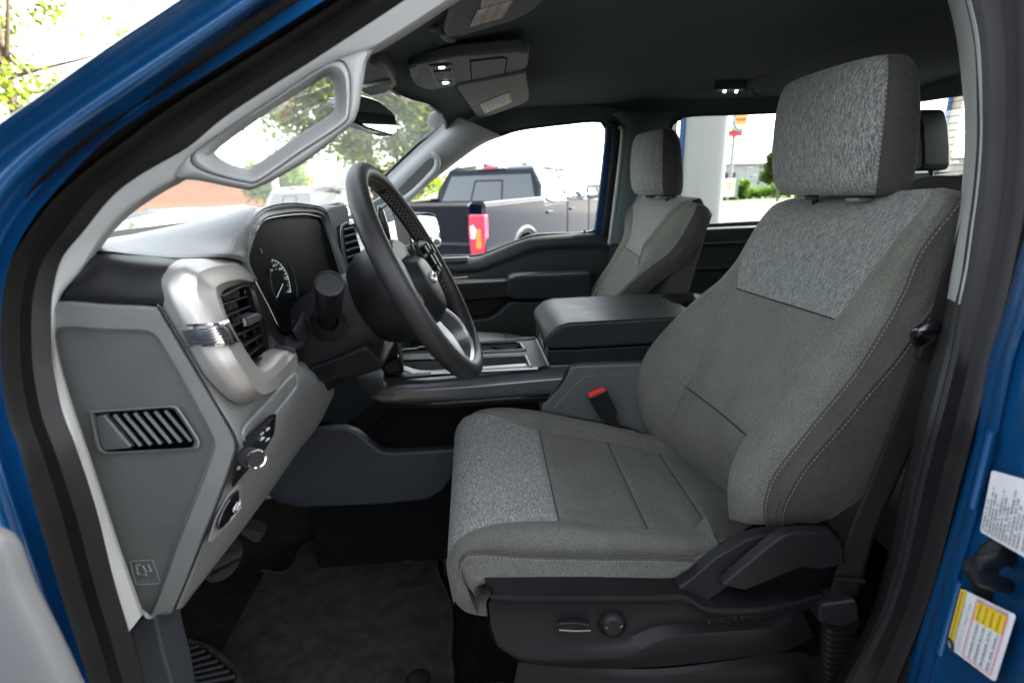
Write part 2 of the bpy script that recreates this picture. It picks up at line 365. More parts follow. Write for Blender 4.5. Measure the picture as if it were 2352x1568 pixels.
# ================================================================== the truck we look into: body shell
truck = thing('pickup_truck', 'blue pickup truck seen through its open front door, with its cab interior', 'pickup truck', (.2, 1.28, GZ))
T = truck
c0 = [(560,-100),(420,0),(256,109),(102,219),(0,290),(-120,390),(-220,520),(-260,700),(-240,900),(-180,1100),(-80,1300),(20,1500),(60,1640)]
c1 = [(640,-80),(530,0),(342,120),(170,235),(0,359),(-80,440),(-130,560),(-160,700),(-150,900),(-100,1100),(-10,1330),(70,1520),(100,1640)]
c2 = [(690,-70),(585,10),(342,178),(200,275),(90,360),(0,455),(-50,560),(-80,700),(-70,880),(-40,1050),(30,1260),(110,1470),(150,1640)]
c3 = [(745,-70),(640,5),(342,232),(220,312),(115,405),(35,500),(-10,585),(-40,700),(-35,880),(-5,1040),(55,1230),(125,1440),(185,1640)]
c4 = [(850,-70),(745,0),(513,147),(342,253),(239,325),(137,427),(65,517),(20,610),(2,720),(2,850),(18,960),(45,1034),(92,1204),(144,1375),(205,1568),(230,1640)]
c7 = [(1040,-70),(934,0),(746,123),(615,205),(513,273),(434,338),(328,400),(260,451),(191,534),(144,592),(123,664),(118,722),(120,808),(126,859),(144,944),(178,1034),(222,1170),(260,1324),(297,1449),(328,1568),(345,1640)]
c8 = [(1140,-70),(1040,0),(875,105),(800,134),(720,178),(600,258),(500,330),(460,375),(400,418),(375,430),(300,480),(250,530),(215,580),(180,635),(150,665),(138,691),(128,763),(132,808),(144,859),(164,927),(202,1040),(239,1153),(273,1256),(328,1411)]
cw = [(u-6, v-4) for u, v in c0]
c01 = [(u*.5+x*.5, v*.5+y*.5) for (u, v), (x, y) in zip(c0, c1)]
b = loft('body_side', [JL(cw, .06), JL(cw, -.12), JL(c0, -.128), JL(c01, -.112), JL(c1, -.10), JL([(u*.5+x*.5, v*.5+y*.5) for (u, v), (x, y) in zip(c1, c2)], -.10), JL(c2, -.092), JL([(u*.5+x*.5, v*.5+y*.5) for (u, v), (x, y) in zip(c2, c3)], -.064), JL(c3, -.050), JL(c4, -.062)], M['blue'], T, n=90, m=4)
r4, r7 = JL(c4), JL(c7)
def mid(t, off): return [q+Vector((0, off, 0)) for q in lerprow(r4, r7, t, 90)]
loft('door_seal', [mid(0, -.02), mid(.02, -.05), mid(.1, -.062), mid(.22, -.058), mid(.33, -.046), mid(.37, -.014), mid(.42, -.016), mid(.46, -.032), mid(.53, -.03), mid(.58, -.012), mid(.8, -.012), mid(1, .002)], M['rubber'], T, n=110, m=2)
c7t = c7[:-2]
ap = loft('pillar_trim', [JL(c7t, .004), JL(c7t, .0), lerprow(JL(c7t, 0), JL(c8, .012), .5), JL(c8, .016), JL([(u+6, v+8) for u, v in c8], .05)], M['trim'], T, n=100, m=3)
ap['label'] = 'light grey trim running up the windscreen pillar'
H_ = [(490,345),(502,362),(533,379),(560,386),(581,383),(670,322),(759,263),(769,239),(768,205),(762,186),(749,176),(718,195),(600,268),(499,331)]
I_ = [(462,352),(480,376),(522,394),(560,402),(588,398),(678,338),(776,273),(788,243),(786,200),(777,173),(752,164),(714,184),(596,260),(484,326)]
G_ = [(438,366),(461,390),(513,408),(564,419),(595,417),(690,352),(788,287),(803,255),(805,188),(795,152),(770,140),(710,172),(590,252),(465,336)]
O_ = [(392,410),(440,412),(490,421),(545,432),(590,432),(700,372),(790,302),(818,266),(832,200),(842,140),(855,112),(715,162),(580,250),(440,350)]
def mixl(a, b, t): return [(p[0]+(q[0]-p[0])*t, p[1]+(q[1]-p[1])*t) for p, q in zip(a, b)]
loft('grab_handle', [JL(O_, .10), JL(O_, .022), JL(mixl(O_, G_, .45), .004), JL(mixl(O_, G_, .93), .003), JL(G_, .008), JL(mixl(G_, I_, .12), .003), JL(mixl(G_, I_, .5), .0), JL(I_, .008), JL(mixl(I_, H_, .55), .022), JL(H_, .045), JL(H_, .085)], M['trim'], T, n=90, m=2, closed=True)
# lower kick panel under the pillar trim
prism('kick_panel', A([(297,1449),(328,1413),(358,1420),(375,1500),(395,1568),(410,1660),(345,1660),(328,1568)], .555), (0, .05, 0), M['slate'], T, .004)
# B pillar
Lp = [(2150,-100),(2184,0),(2204,85),(2215,171),(2223,273),(2221,376),(2213,461),(2204,517),(2191,602),(2179,686)]
Rp = [(2195,-100),(2228,0),(2249,103),(2255,239),(2254,342),(2245,444),(2235,517),(2221,620),(2204,699)]
bp = loft('pillar_trim', [JL([(u-8, v) for u, v in Lp], .12), JL(Lp, .05), lerprow(JL(Lp, .035), JL(Rp, .004), .35), JL(Rp, .0), JL([(u+6, v) for u, v in Rp], .02)], M['trim2'], T, n=60, m=3)
bp['label'] = 'pale grey trim strip on the pillar behind the front seat'
Ll = [(2179,688),(2163,756),(2139,842),(2108,961),(2095,1034),(2071,1136),(2044,1273),(2009,1392),(1968,1478),(1917,1568),(1870,1640)]
Rl = [(2204,700),(2190,780),(2177,842),(2147,961),(2127,1034),(2102,1136),(2074,1273),(2039,1392),(1999,1478),(1950,1568),(1905,1640)]
loft('lower_pillar_trim', [JL([(u-5, v) for u, v in Ll], .14), JL(Ll, .05), lerprow(JL(Ll, .02), JL(Rl, .0), .5), JL(Rl, .0)], M['dark'], T, n=60, m=3)
SB = [(2430,-100),(2415,0),(2400,150),(2395,300),(2380,480),(2352,596),(2317,722),(2283,825),(2257,944),(2236,1042),(2197,1187),(2156,1324),(2108,1478),(2085,1568),(2060,1640)]
R2 = Rp[:-1]+[(2214,660)]+Rl
ra, rb = JL(R2), JL(SB)
def mid2(t, off): return [q+Vector((0, off, 0)) for q in lerprow(ra, rb, t, 100)]
loft('door_seal', [mid2(0, .006), mid2(.08, -.004), mid2(.35, -.006), mid2(.42, -.02), mid2(.5, -.022), mid2(.54, -.008), mid2(.6, -.012), mid2(.68, -.046), mid2(.8, -.056), mid2(.92, -.046), mid2(1, -.026)], M['rubber'], T, n=110, m=2)
def sbu(v):
    for (u0, v0), (u1, v1) in zip(SB, SB[1:]):
        if v0 <= v <= v1: return u0+(u1-u0)*(v-v0)/(v1-v0)
    return SB[-1][0]
def yb(u, v): return .472 - .0006*(u-sbu(v))
def rb_(d, off=0): return [P(u+d, v, .472-.0006*d+off) for u, v in SB]
bside = loft('body_pillar', [rb_(-14, .01), rb_(0), rb_(14, -.001), rb_(22, -.006), rb_(44, -.007), rb_(52, 0), rb_(90), rb_(150), rb_(230), rb_(320)], M['blue'], T, n=90, m=2)
# slotted reliefs pressed into the pillar
for (a, bq) in (((2291,990),(2248,1165)), ((2218,1335),(2172,1500))):
    L_ = [P(a[0]-13+(bq[0]-a[0])*t, a[1]+(bq[1]-a[1])*t, yb(a[0]+(bq[0]-a[0])*t, a[1]+(bq[1]-a[1])*t)-.009) for t in (0, .1, .5, .9, 1)]
    tube('pressed_bead', L_, .004, M['blue'], bside, n=20, seg=8)
# certification labels
def lab(o0, ex, ey, name, label):
    B0, BX, BY = [P(*q, yb(*q)-.010) for q in (o0, ex, ey)]; NB = (BX-B0).cross(BY-B0).normalized()
    if NB.dot(CAM-B0) < 0: NB = -NB
    def at(x, y, lift=.004):
        return B0+(BX-B0)*x+(BY-B0)*y+NB*lift
    o = prism(name, [at(x, y) for x, y in ((.03,0),(.97,0),(1,.03),(1,.97),(.97,1),(.03,1),(0,.97),(0,.03))], -NB*.001, M['white'], T, 0)
    o['label'] = label; return o, at
def patch(at, x0, y0, x1, y1, mat, par, lift=.0052, name='print_block'):
    return link(mesh([at(x0, y0, lift), at(x1, y0, lift), at(x1, y1, lift), at(x0, y1, lift)], [(0, 1, 2, 3)], name), name, mat, par, 0)
def ltext(at, s, x, y, h, wfit, mat, par, lift=.0058):
    o0 = at(x, y, lift); ex = at(x+wfit, y, lift)-o0; ey = at(x, y+h, lift)-o0
    return textmesh('lettering', s, o0, ex, ey, 1.3, mat, par, fit=1.0, lift=0)
def microline(at, x, y, x1, par):                      # print too small to read in the photograph
    while x < x1:
        d = .02+.05*random.random(); patch(at, x, y, min(x+d, x1), y+.022, M['inkg'], par, .0052, 'small_print'); x += d+.012+.04*random.random()*(random.random() > .6)
lb, at = lab((2296,1567), (2344,1413), (2185,1485), 'tyre_label', 'yellow and white tyre and loading information label')
patch(at, .16, .86, 1, .985, M['yellow'], lb); ltext(at, 'TIRE AND LOADING INFORMATION', .19, .895, .055, .78, M['ink'], lb)
lathe('tyre_symbol', [(.0001,0),(.0045,0),(.0075,.0004),(.0075,0)], at(.075, .90, .0055), (at(.1,.9,.01)-at(.1,.9,.004)), M['ink'], lb, 20)
lathe('wheel_symbol', [(.0001,.0002),(.0036,.0002),(.0036,0)], at(.075, .90, .0062), (at(.1,.9,.01)-at(.1,.9,.004)), M['inkg'], lb, 16)
ltext(at, 'SEATING CAPACITY  TOTAL 5  FRONT 2  REAR 3', .05, .80, .03, .80, M['ink'], lb)
ltext(at, 'The combined weight of occupants', .05, .735, .022, .40, M['inkg'], lb); ltext(at, 'and cargo should never exceed', .05, .70, .022, .38, M['inkg'], lb)
ltext(at, '970 kg or 2138 lbs', .5, .70, .04, .36, M['ink'], lb)
for x0, y0, x1, y1 in ((.05,.05,.06,.62),(.94,.05,.95,.62),(.05,.05,.95,.065),(.05,.61,.95,.625)): patch(at, x0, y0, x1, y1, M['pink'], lb, .0056, 'label_border')
patch(at, .66, .08, .94, .605, M['yellow'], lb)
for i, s in enumerate(('SEE OWNERS', 'MANUAL FOR', 'ADDITIONAL', 'INFORMATION')): ltext(at, s, .68, .50-.12*i, .045, .23, M['ink'], lb)
for i in range(4):
    y = .50-.12*i; patch(at, .06, y-.03, .65, y-.022, M['inkg'], lb, .0056, 'table_rule')
    microline(at, .08, y, .62, lb)
for k in range(26): patch(at, .958+.001*0, .06+.0225*k, .985, .06+.0225*k+.006+.008*random.random(), M['inkg'], lb, .0056, 'bar_code_bar')
lb2, at2 = lab((2405,1303), (2445,1125), (2262,1222), 'certification_label', 'white printed label on the door pillar above the latch')
random.seed(3)
for i in range(11): microline(at2, .05, .92-.06*i, .55+.3*((i*37 % 10)/10), lb2)
x = .06
while x < .9:
    d = .006+.012*random.random(); patch(at2, x, .19, x+d, .27, M['inkg'], lb2, .0052, 'bar_code_bar'); x += d+.006+.008*random.random()
# striker
yq = yb(2290, 1310)
st = lathe('latch_striker', [(.0001,-.004),(.03,-.004),(.033,.004),(.028,.012),(.0001,.012)], P(2318,1318,yq), (-.45,-.9,.1), M['dark'], T, 28, sy=1.35, upv=(1,0,0))
tube('striker_loop', [P(2330,1270,yq-.01), P(2275,1290,yq-.03), P(2232,1304,yq-.045), P(2262,1330,yq-.045), P(2330,1348,yq-.012)], .0075, M['dark'], st, n=30, seg=12)
for q in ((2330,1285),(2318,1365)): lathe('bolt', [(.0001,.006),(.007,.006),(.008,0)], P(*q, yq-.016), (-.4,-.9,.1), M['dark'], st, 12)
# the open driver's door, its inner edge close to the lens
dr = [(-60,1190),(0,1208),(34,1225),(55,1259),(85,1341),(137,1444),(195,1568),(230,1650)]
d_ = loft('door', [[P(u-260, v+40, .335) for u, v in dr], [P(u-90, v+14, .338) for u, v in dr], [P(u-14, v+4, .352) for u, v in dr], [P(u, v, .366) for u, v in dr], [P(u-2, v, .42) for u, v in dr]], M['doorg'], T, n=40, m=4)
d_['label'] = 'pale grey inner trim of the open door'
def pmx(l): return [P(*q) for q in l]
H0, DD = Vector((-.52, .40, 0)), Vector((-.42, -.905, 0))
prism('door_panel', [H0+Vector((0, 0, .50)), H0+DD*1.05+Vector((0, 0, .50)), H0+DD*1.05+Vector((0, 0, 1.22)), H0+Vector((0, 0, 1.26))], Vector((-.905, .42, 0))*.12, M['doorg'], d_, .02)
tube('door_window_frame', [H0+DD*.05+Vector((0, 0, 1.26)), H0+DD*.35+Vector((.02, 0, 1.55)), H0+DD*.6+Vector((.04, 0, 1.72)), H0+DD*1.0+Vector((.04, 0, 1.74)), H0+DD*1.05+Vector((0, 0, 1.22))], .03, M['blue'], d_, n=40, seg=8)
# ------------------------------------------------------------------ roof lining, passenger side wall, rear wall, floor
def rz(x, y):
    z = 1.772 - .45*max(0, abs(y-1.28)-.42)**2 + .02*min(1, max(0, x)) - .28*max(0, .22-x)**2
    return z
YS = [.62+.0678*i for i in range(20)]
XS = [-.07, -.05, -.03, 0, .06, .14, .24, .36, .5, .66, .82, 1.0, 1.2, 1.4, 1.62]
hl = grid([[Vector((x-.0 if x > -.1 else x+.03*((y-1.28)/.6)**2, y, rz(x, y))) for y in YS] for x in XS], 'headliner', M['liner'], T, thick=.004)
# roof skin above the lining
grid([[Vector((x, y, rz(x, y)+.035)) for y in [.56+.0742*i for i in range(20)]] for x in [-.08]+XS[1:]+[1.72]], 'roof', M['blue'], T)
# cross seam in the lining
tube('lining_seam', [Vector((.86, y, rz(.86, y)-.002)) for y in [.75+.1*i for i in range(12)]], .003, M['liner'], T, n=40, seg=6)
# front passenger window + rear window openings in the side wall
fw = [(890,610),(999,591),(1088,588),(1122,579),(1191,552),(1242,540),(1362,533),(1372,500),(1381,420),(1392,310),(1390,290),(1376,278),(1300,284),(1200,297),(1150,310),(1105,328),(1040,372),(980,420),(935,462),(900,486)]
rw = [(1537,310),(1543,286),(1572,267),(1680,262),(1800,258),(1960,254),(1990,300),(1985,480),(1960,503),(1740,511),(1560,519),(1545,500),(1535,400)]
sideo = [(470,640),(760,520),(930,420),(1010,320),(1060,268),(1130,240),(1300,225),(1500,215),(1800,190),(2200,160),(2200,760),(2200,1000),(1700,1300),(1000,1350),(470,1350)]
sw = fillholes('side_wall', [Vector((min(q.x, 1.57), q.y, q.z)) for q in PL(sideo)], [PL(fw), PL(rw)], M['liner'], T, thick=.03)
for nm, lp in (('window', fw), ('window', rw)):
    g = link(mesh(PL(lp, .03), [tuple(range(len(lp)))], nm), nm, M['tint'] if lp is rw else M['glass'], T, 0)
    loft('window_seal', [PL(lp, -.022), PL([(u+(3 if u < 1200 or 1500 < u < 1700 else -3), v+(3 if v < 450 else -3)) for u, v in lp], -.02), PL([(u+(4 if u < 1200 or 1500 < u < 1700 else -4), v+(4 if v < 450 else -4)) for u, v in lp], .02)], M['dark'], T, n=80, m=1, closed=True)
# blue frame of the far door, darkened to hold its shade as colour, seen behind the glass edge, rubber strip and pale pillar trim
prism('door_frame', PL([(1393,288),(1406,296),(1397,420),(1380,545),(1366,534),(1380,420),(1392,315)], -.028), (0, .02, 0), M['shadeblue'], T, .004)
loft('window_seal', [PL([(1403,280),(1426,298),(1414,420),(1396,560)], -.05), PL([(1392,283),(1405,306),(1395,420),(1376,560)], -.04)], M['rubber'], T, n=30, m=2, thick=.006)
pb = loft('pillar_trim', [PL([(1404,262),(1422,278),(1428,300),(1414,430),(1396,560)], -.05), PL([(1425,258),(1444,275),(1447,300),(1434,430),(1416,560)], -.075), PL([(1470,256),(1492,275),(1495,300),(1490,430),(1480,560)], -.07), PL([(1560,256),(1545,270),(1537,300),(1537,430),(1540,560)], -.03)], M['liner'], T, n=40, m=4)
pb['label'] = 'grey far-side pillar trim beside the front passenger headrest'
tube('pillar_edge', PL([(1423,290),(1430,310),(1417,430),(1400,560)], -.062), .008, M['trim2'], T, n=30, seg=8)
# passenger-side windscreen pillar trim with grab handle
a0 = [(868,430),(900,395),(960,338),(1005,300),(1022,280),(1030,262)]
a1 = [(935,470),(975,430),(1040,378),(1105,330),(1130,318),(1150,312)]
def pp(l, off): return PL(l, off)
pa = loft('pillar_trim', [pp(a0, -.06), [q.lerp(r_, .3)+Vector((0, -.03, 0)) for q, r_ in zip(crv(pp(a0, -.07), 20), crv(pp(a1, -.05), 20))], [q.lerp(r_, .7)+Vector((0, -.03, 0)) for q, r_ in zip(crv(pp(a0, -.07), 20), crv(pp(a1, -.05), 20))], pp(a1, -.05), pp(a1, .0)], M['trim2'], T, n=40, m=4)
pa['label'] = 'grey trim of the far windscreen pillar'
tube('windscreen_seal', [q+Vector((-.004, -.012, .004)) for q in pp([(855,440)]+a0, -.06)], .0065, M['piano'], T, n=40, seg=6)
# handle pocket and bar
hk = [(905,452),(912,438),(985,365),(997,362),(996,378),(985,394),(932,443),(915,455)]
link(mesh(crv(PL(hk, -.108), 40, True), [tuple(range(40))]), 'handle_recess', M['grey2'], pa, 0)
tube('grab_handle', PL([(898,452),(915,462),(945,446),(988,404),(1003,384),(1003,362),(990,356)], -.118), .011, M['trim2'], pa, n=40, seg=12)
prism('header_trim', PL([(1025,300),(1030,258),(1120,240),(1300,232),(1440,250),(1440,300),(1392,282),(1378,272),(1300,278),(1200,291),(1150,304),(1105,322),(1070,345)], -.03), (0, .02, 0), M['liner'], T, .004)
# rear wall with window, in the plane x = 1.56
RX = 1.56
def RWP(l, dx=0): return [PX(u, v, RX+dx) for u, v in l]
hole = RWP([(2050,244),(2127,233),(2260,213),(2330,206),(2330,386),(2260,390),(2155,396),(2050,400)])
fillholes('rear_wall', [Vector((RX, .45, 1.80)), Vector((RX, 2.2, 1.80)), Vector((RX, 2.2, .4)), Vector((RX, .45, .4))], [hole], M['liner'], T, thick=.02)
gl = link(mesh([q+Vector((.012, 0, 0)) for q in hole], [tuple(range(len(hole)))]), 'rear_window', M['tint'], T, 0)
mb = MB()
h0, h1 = hole[0], hole[-1]
for k in range(1, 11):
    a_ = Vector((RX+.008, h0.y+.05, h1.z+(h0.z-h1.z)*k/11)); mb.tube([a_, a_+Vector((0, -.9, .0))], .0012, 4)
mb.build('defroster_wire', M['dark'], gl, 0)
# near-side rear door, closed, with its window
ns_o = [Vector((.66, .505, .42)), Vector((1.7, .505, .42)), Vector((1.7, .505, 1.25)), Vector((1.66, .64, 1.80)), Vector((.60, .64, 1.80)), Vector((.66, .505, 1.25))]
ns_h = [Vector((.84, .515, 1.28)), Vector((1.45, .515, 1.28)), Vector((1.40, .605, 1.62)), Vector((.86, .605, 1.62))]
fillholes('side_wall', ns_o, [ns_h], M['door'], T, thick=.02); link(mesh([q+Vector((0, -.012, 0)) for q in ns_h], [(0, 1, 2, 3)]), 'window', M['tint'], T, 0)
# floor
fl = grid([[Vector((x, y, z)) for y in (.50, .60, .64, .9, 1.2, 1.5, 2.1)] for x, z in ((-1.15, .95), (-.95, .72), (-.78, .56), (-.6, .51), (-.2, .50), (.3, .50), (.9, .52), (1.6, .55))], 'floor', M['carpet'], T)
box('door_sill', (.1, .535, .47), (1.6, .13, .09), M['dark'], T, .01)
grid([[Vector((x, y, z)) for y in (.53, .9, 1.3, 1.7, 2.1)] for x, z in ((-.88, 1.42), (-.95, 1.2), (-1.12, .9), (-1.15, .7))], 'firewall', M['carpet'], T)
# bonnet and windscreen
sealp = pmx([(1027,306,1.93),(1022,280,1.86),(1008,256,1.75),(979,239,1.62),(936,227,1.48),(900,208,1.33),(868,165,1.12),(848,135,.92),(846,118,.76),(852,108,.66)])
tube('windscreen_seal', sealp, .006, M['piano'], T, n=60, seg=6)
sc_ = crv(sealp, 40)
wb_ = crv([Vector((-.93+.12*((y-1.28)/.7)**2, y, 1.30)) for y in (1.93, 1.7, 1.5, 1.28, 1.07, .85, .66)], 40)
wsg = loft('windscreen', [wb_, [a.lerp(b_, .55)+Vector((-.012, 0, .02)) for a, b_ in zip(wb_, sc_)], [q+Vector((-.004, 0, .003)) for q in sc_]], M['screenglass'], T, n=40, m=4)
loft('header_lining', [sc_, [q+Vector((.03, 0, .016)) for q in sc_], [Vector((max(.03, q.x+.12), q.y, rz(.05, q.y)+.003)) for q in sc_]], M['liner'], T, n=50, m=4)
bn = loft('bonnet', [[Vector((x, y, z-.10*((y-1.28)/.8)**4)) for y in (.46, .7, 1.0, 1.28, 1.56, 1.86, 2.1)] for x, z in ((-.98, 1.20), (-1.3, 1.22), (-1.9, 1.20), (-2.25, 1.13), (-2.33, 1.0))], M['blue'], T, n=30, m=4)
ck = box('cowl', (-.96, 1.28, 1.2), (.16, 1.5, .06), M['dark'], T, .01)
# inspection sticker on the windscreen
pc = P(1000, 275, 1.76)
s1 = lathe('windscreen_sticker', [(.0001,0),(.026,0),(.026,.001)], pc, (.5,-.75,-.4), M['white'], T, 24)
s1['label'] = 'round white sticker in the corner of the windscreen'
# ================================================================== dashboard
D = thing('dashboard', 'grey dashboard with satin silver air vent bezel and black instrument cluster', 'dashboard', (-.45, 1.28, .9))
AO = [(131,694),(240,698),(360,705),(372,722),(440,835),(528,985),(541,1018),(539,1045),(525,1090),(468,1235),(400,1397),(370,1408),(327,1413),(273,1256),(239,1153),(202,1040),(164,927),(132,808),(127,763)]
BI = [(133,762),(240,764),(325,766),(350,772),(366,788),(430,900),(482,998),(488,1018),(485,1035),(470,1080),(418,1210),(352,1398),(338,1404),(328,1404),(276,1258),(242,1155),(205,1042),(167,929),(135,810)]
VL = [(207,953),(216,944),(300,938),(385,932),(402,934),(413,942),(456,1008),(457,1022),(447,1031),(330,1038),(240,1042),(228,1038),(221,1028)]
ep = loft('end_panel', [A(AO, .575), A(AO, .548), A(mixl(AO, BI, .12), .542), A(mixl(AO, BI, .85), .545), A(BI, .552)], M['grey'], D, n=120, m=1, closed=True, smooth=30)
ip = fillholes('inner_panel', crv(A(BI, .552), 120, True), [crv(A(VL, .552), 60, True)], M['grey2'], ep)
def shrink(l, k, dx=0, dy=0):
    cx = sum(p[0] for p in l)/len(l); cy = sum(p[1] for p in l)/len(l); return [(cx+(p[0]-cx)*k+dx, cy+(p[1]-cy)*k*1+dy) for p in l]
vf = loft('vent_frame', [A(VL, .552), A(VL, .546), A(shrink(VL, .965), .545), A(shrink(VL, .91), .553), A(shrink(VL, .90), .59)], M['grey'], ep, n=60, m=1, closed=True, smooth=35)
link(mesh(crv(A(shrink(VL, .91), .588), 60, True), [tuple(range(60))]), 'vent_cavity', M['black'], ep, 0)
for i in range(7):
    t = i/6; a = P(238+(379-238)*t, 953+(942-953)*t, .556); b_ = P(300+(439-300)*t, 1026+(1013-1026)*t, .556)
    q = (b_-a).normalized(); ofs = ray(300, 990).normalized()*.024+Vector((.004, 0, 0)); n_ = q.cross(ofs).normalized()*.0019
    prism('vent_slat', [a-n_, b_-n_, b_+ofs-n_, a+ofs-n_], n_*2, M['grey2'], ep, .0008)
prism('vent_blank', A([(214,956),(236,953),(300,1030),(240,1036),(232,1030)], .556), (0, .01, 0), M['grey2'], ep, .002)
# airbag emblem, moulded in
E_ = [(300,1294),(304,1289),(346,1286),(351,1289),(366,1333),(363,1339),(318,1341),(312,1338)]
tube('airbag_emblem', A(E_, .5515), .0007, M['grey'], ep, n=60, seg=5, closed=True)
eb = P(314,1336,.551); ebx = P(364,1333,.551)-eb; eby = P(308,1318,.551)-eb
tube('emblem_line', [P(310,1327,.5512), P(361,1324,.5512)], .0006, M['grey2'], ep, n=4, seg=5)
textmesh('emblem_lettering', 'AIRBAG', eb+ebx*.04, ebx, eby, .62, M['grey'], ep, fit=.9, lift=.0012)
mb = MB()
for pl in ([(313,1297),(321,1296)], [(313,1297),(316,1318)], [(316,1318),(321,1317)], [(328,1299),(336,1312),(331,1318)], [(336,1312),(344,1310)], [(340,1296),(347,1312)], [(328,1320),(334,1316),(336,1322)]): mb.tube(A(pl, .5508), .0012, 5)
mb.build('emblem_figure', M['grey'], ep, 0)
# panel facing the driver
F0 = [(362,703,.55),(440,835,.55),(528,984,.55),(541,1018,.55),(539,1045,.55),(466,1236,.55),(399,1399,.55)]
F1 = [(372,703,.553),(452,838,.553),(540,975,.556),(553,1012,.558),(550,1045,.558),(478,1232,.556),(410,1397,.553)]
F2 = [(560,850,.66),(610,885,.665),(650,935,.675),(645,1000,.68),(618,1075,.67),(535,1222,.63),(414,1397,.56)]
F3 = [(640,820,.72),(692,860,.74),(690,930,.76),(668,1010,.76),(640,1090,.74),(560,1210,.68),(416,1397,.565)]
F4 = [(720,840,.88),(762,888,.88),(748,935,.88),(722,985,.88),(684,1034,.85),(616,1133,.77),(418,1396,.57)]
fp = loft('knee_panel', [[P(*q) for q in r_] for r_ in (F0, F1)]+[lerprow([P(*q) for q in F1], [P(*q) for q in F2], .5)]+[[P(*q) for q in r_] for r_ in (F2, F3, F4)]+[[P(q[0]+4, q[1]-3, q[2]+.12) for q in F4]], M['grey'], D, n=60, m=4)
tube('panel_seam', [P(q[0]+2, q[1], q[2]-.004) for q in F0], .0012, M['seam'], ep, n=40, seg=5)
def pf(l): return [P(u, v, y-.034) for u, v, y in l]
def pm(l, w_=.0): return [P(u, v, y+w_) for u, v, y in l]
# fuse-panel style raised frame below the vent
tube('panel_relief', pf([(560,985,.60),(600,940,.64),(672,862,.71),(681,872,.715),(676,895,.715),(620,962,.66),(565,1010,.605)]), .0022, M['grey'], fp, n=50, seg=6, closed=True)
swp = prism('switch_panel', pf([(557,1012,.595),(612,966,.64),(629,962,.65),(628,1000,.65),(610,1032,.64),(565,1085,.605),(533,1122,.58),(530,1112,.577),(540,1070,.583)]), (-.004, .02, 0), M['piano'], D, .002)
kb = P(567,1049,.548); ka = P(582,1048,.57)-P(560,1049,.60)
ka = Vector((.75, -.62, .2))
kn = lathe('headlamp_knob', [(.0001,.024),(.0085,.024),(.0100,.022),(.0108,.019),(.0108,.003),(.012,.0),(.0001,0)], kb, ka, M['darkg'], swp, 36)
lathe('knob_ring', [(.0100,.0205),(.0111,.0222),(.0104,.0245),(.0094,.0242)], kb, ka, M['chrome'], swp, 36, cap=False)
mb = MB(); ax = ka.normalized(); e1 = ax.orthogonal().normalized(); e2 = ax.cross(e1)
for k in range(30):
    a_ = 2*math.pi*k/30; q = kb+(e1*math.cos(a_)+e2*math.sin(a_))*.0109; mb.tube([q+ax*.005, q+ax*.018], .0005, 4)
mb.build('knob_knurling', M['gun'], swp, 0)
def icon(name, u, v, Y, w_, h_, mat, par, kind):
    mb = MB(); o0 = P(u, v, Y); ex = P(u+w_, v-w_*.55, Y+.012)-o0; ey = P(u+2, v-h_, Y)-o0
    def q(x, y): return o0+ex*x+ey*y+Vector((.001, -.0015, 0))
    if kind == 'lamp':
        mb.tube([q(.5, 0), q(.15, .1), q(.1, .5), q(.15, .9), q(.5, 1), q(.5, 0)], .00028, 4)
        for k in range(3): mb.tube([q(.6, .2+.3*k), q(1, .25+.3*k)], .00028, 4)
    elif kind == 'ring': mb.tube([q(.5+.4*math.cos(a*.7), .5+.4*math.sin(a*.7)) for a in range(9)], .00028, 4, True)
    return mb.build(name, mat, par, 0)
for u, v, y, kd in ((596,1000,.628,'ring'), (609,990,.636,'lamp'), (608,1014,.636,'lamp'), (596,1012,.628,'lamp'), (543,1078,.588,'lamp')): icon('switch_symbol', u, v, y-.040, 9, 7, M['icon'], swp, kd)
prism('brake_surround', pf([(548,1110,.61),(556,1122,.618),(552,1172,.618),(530,1205,.60),(484,1250,.572),(476,1246,.566),(492,1195,.575),(520,1138,.595)]), (-.003, .01, 0), M['grey'], D, .003)
bs = prism('parking_brake_switch', pf([(550,1126,.606),(551,1167,.608),(543,1180,.602),(512,1214,.58),(503,1218,.573),(497,1216,.570),(502,1196,.574),(513,1170,.582),(526,1146,.592)]), (-.012, .02, -.002), M['piano'], D, .003, 3)
o0 = P(522,1194,.541); textmesh('switch_lettering', 'PULL ON', o0, P(546,1166,.563)-o0, P(522,1185,.541)-o0, .95, M['icon'], bs, fit=1.0, lift=.004)
mb = MB(); cc = P(536,1161,.552); exx = (P(545,1150,.564)-cc); eyy = P(536,1152,.552)-cc; fr = exx.cross(eyy).normalized(); fr = fr*(.004 if fr.dot(CAM-cc) > 0 else -.004)
mb.tube([cc+exx*.55*math.cos(a*.524)+eyy*.75*math.sin(a*.524)+fr for a in range(12)], .0005, 4, True)
for s_ in (1, -1): mb.tube([cc+s_*(exx*.85*math.cos(a*.3-.6)+eyy*1.1*math.sin(a*.3-.6))+fr for a in range(5)], .0005, 4)
mb.build('switch_symbol', M['icon'], bs, 0)
textmesh('switch_symbol', 'P', cc-exx*.22-eyy*.35, exx, eyy, 1.0, M['icon'], bs, lift=.004)
# dark upper band at the dash end
loft('end_cap', [pm([(186,622,.60),(219,577,.60),(308,583,.605),(400,595,.605),(450,602,.60)]), pm([(178,632,.56),(225,600,.56),(305,606,.565),(375,612,.565),(420,625,.57)]), pm([(160,660,.546),(220,648,.546),(300,652,.548),(372,660,.55),(400,680,.555)]), pm([(138,692,.547),(220,695,.547),(300,699,.547),(364,702,.55),(385,710,.555)]), pm([(138,694,.58),(220,698,.58),(300,702,.58),(364,706,.58),(385,712,.58)])], M['darkg'], D, n=40, m=4)
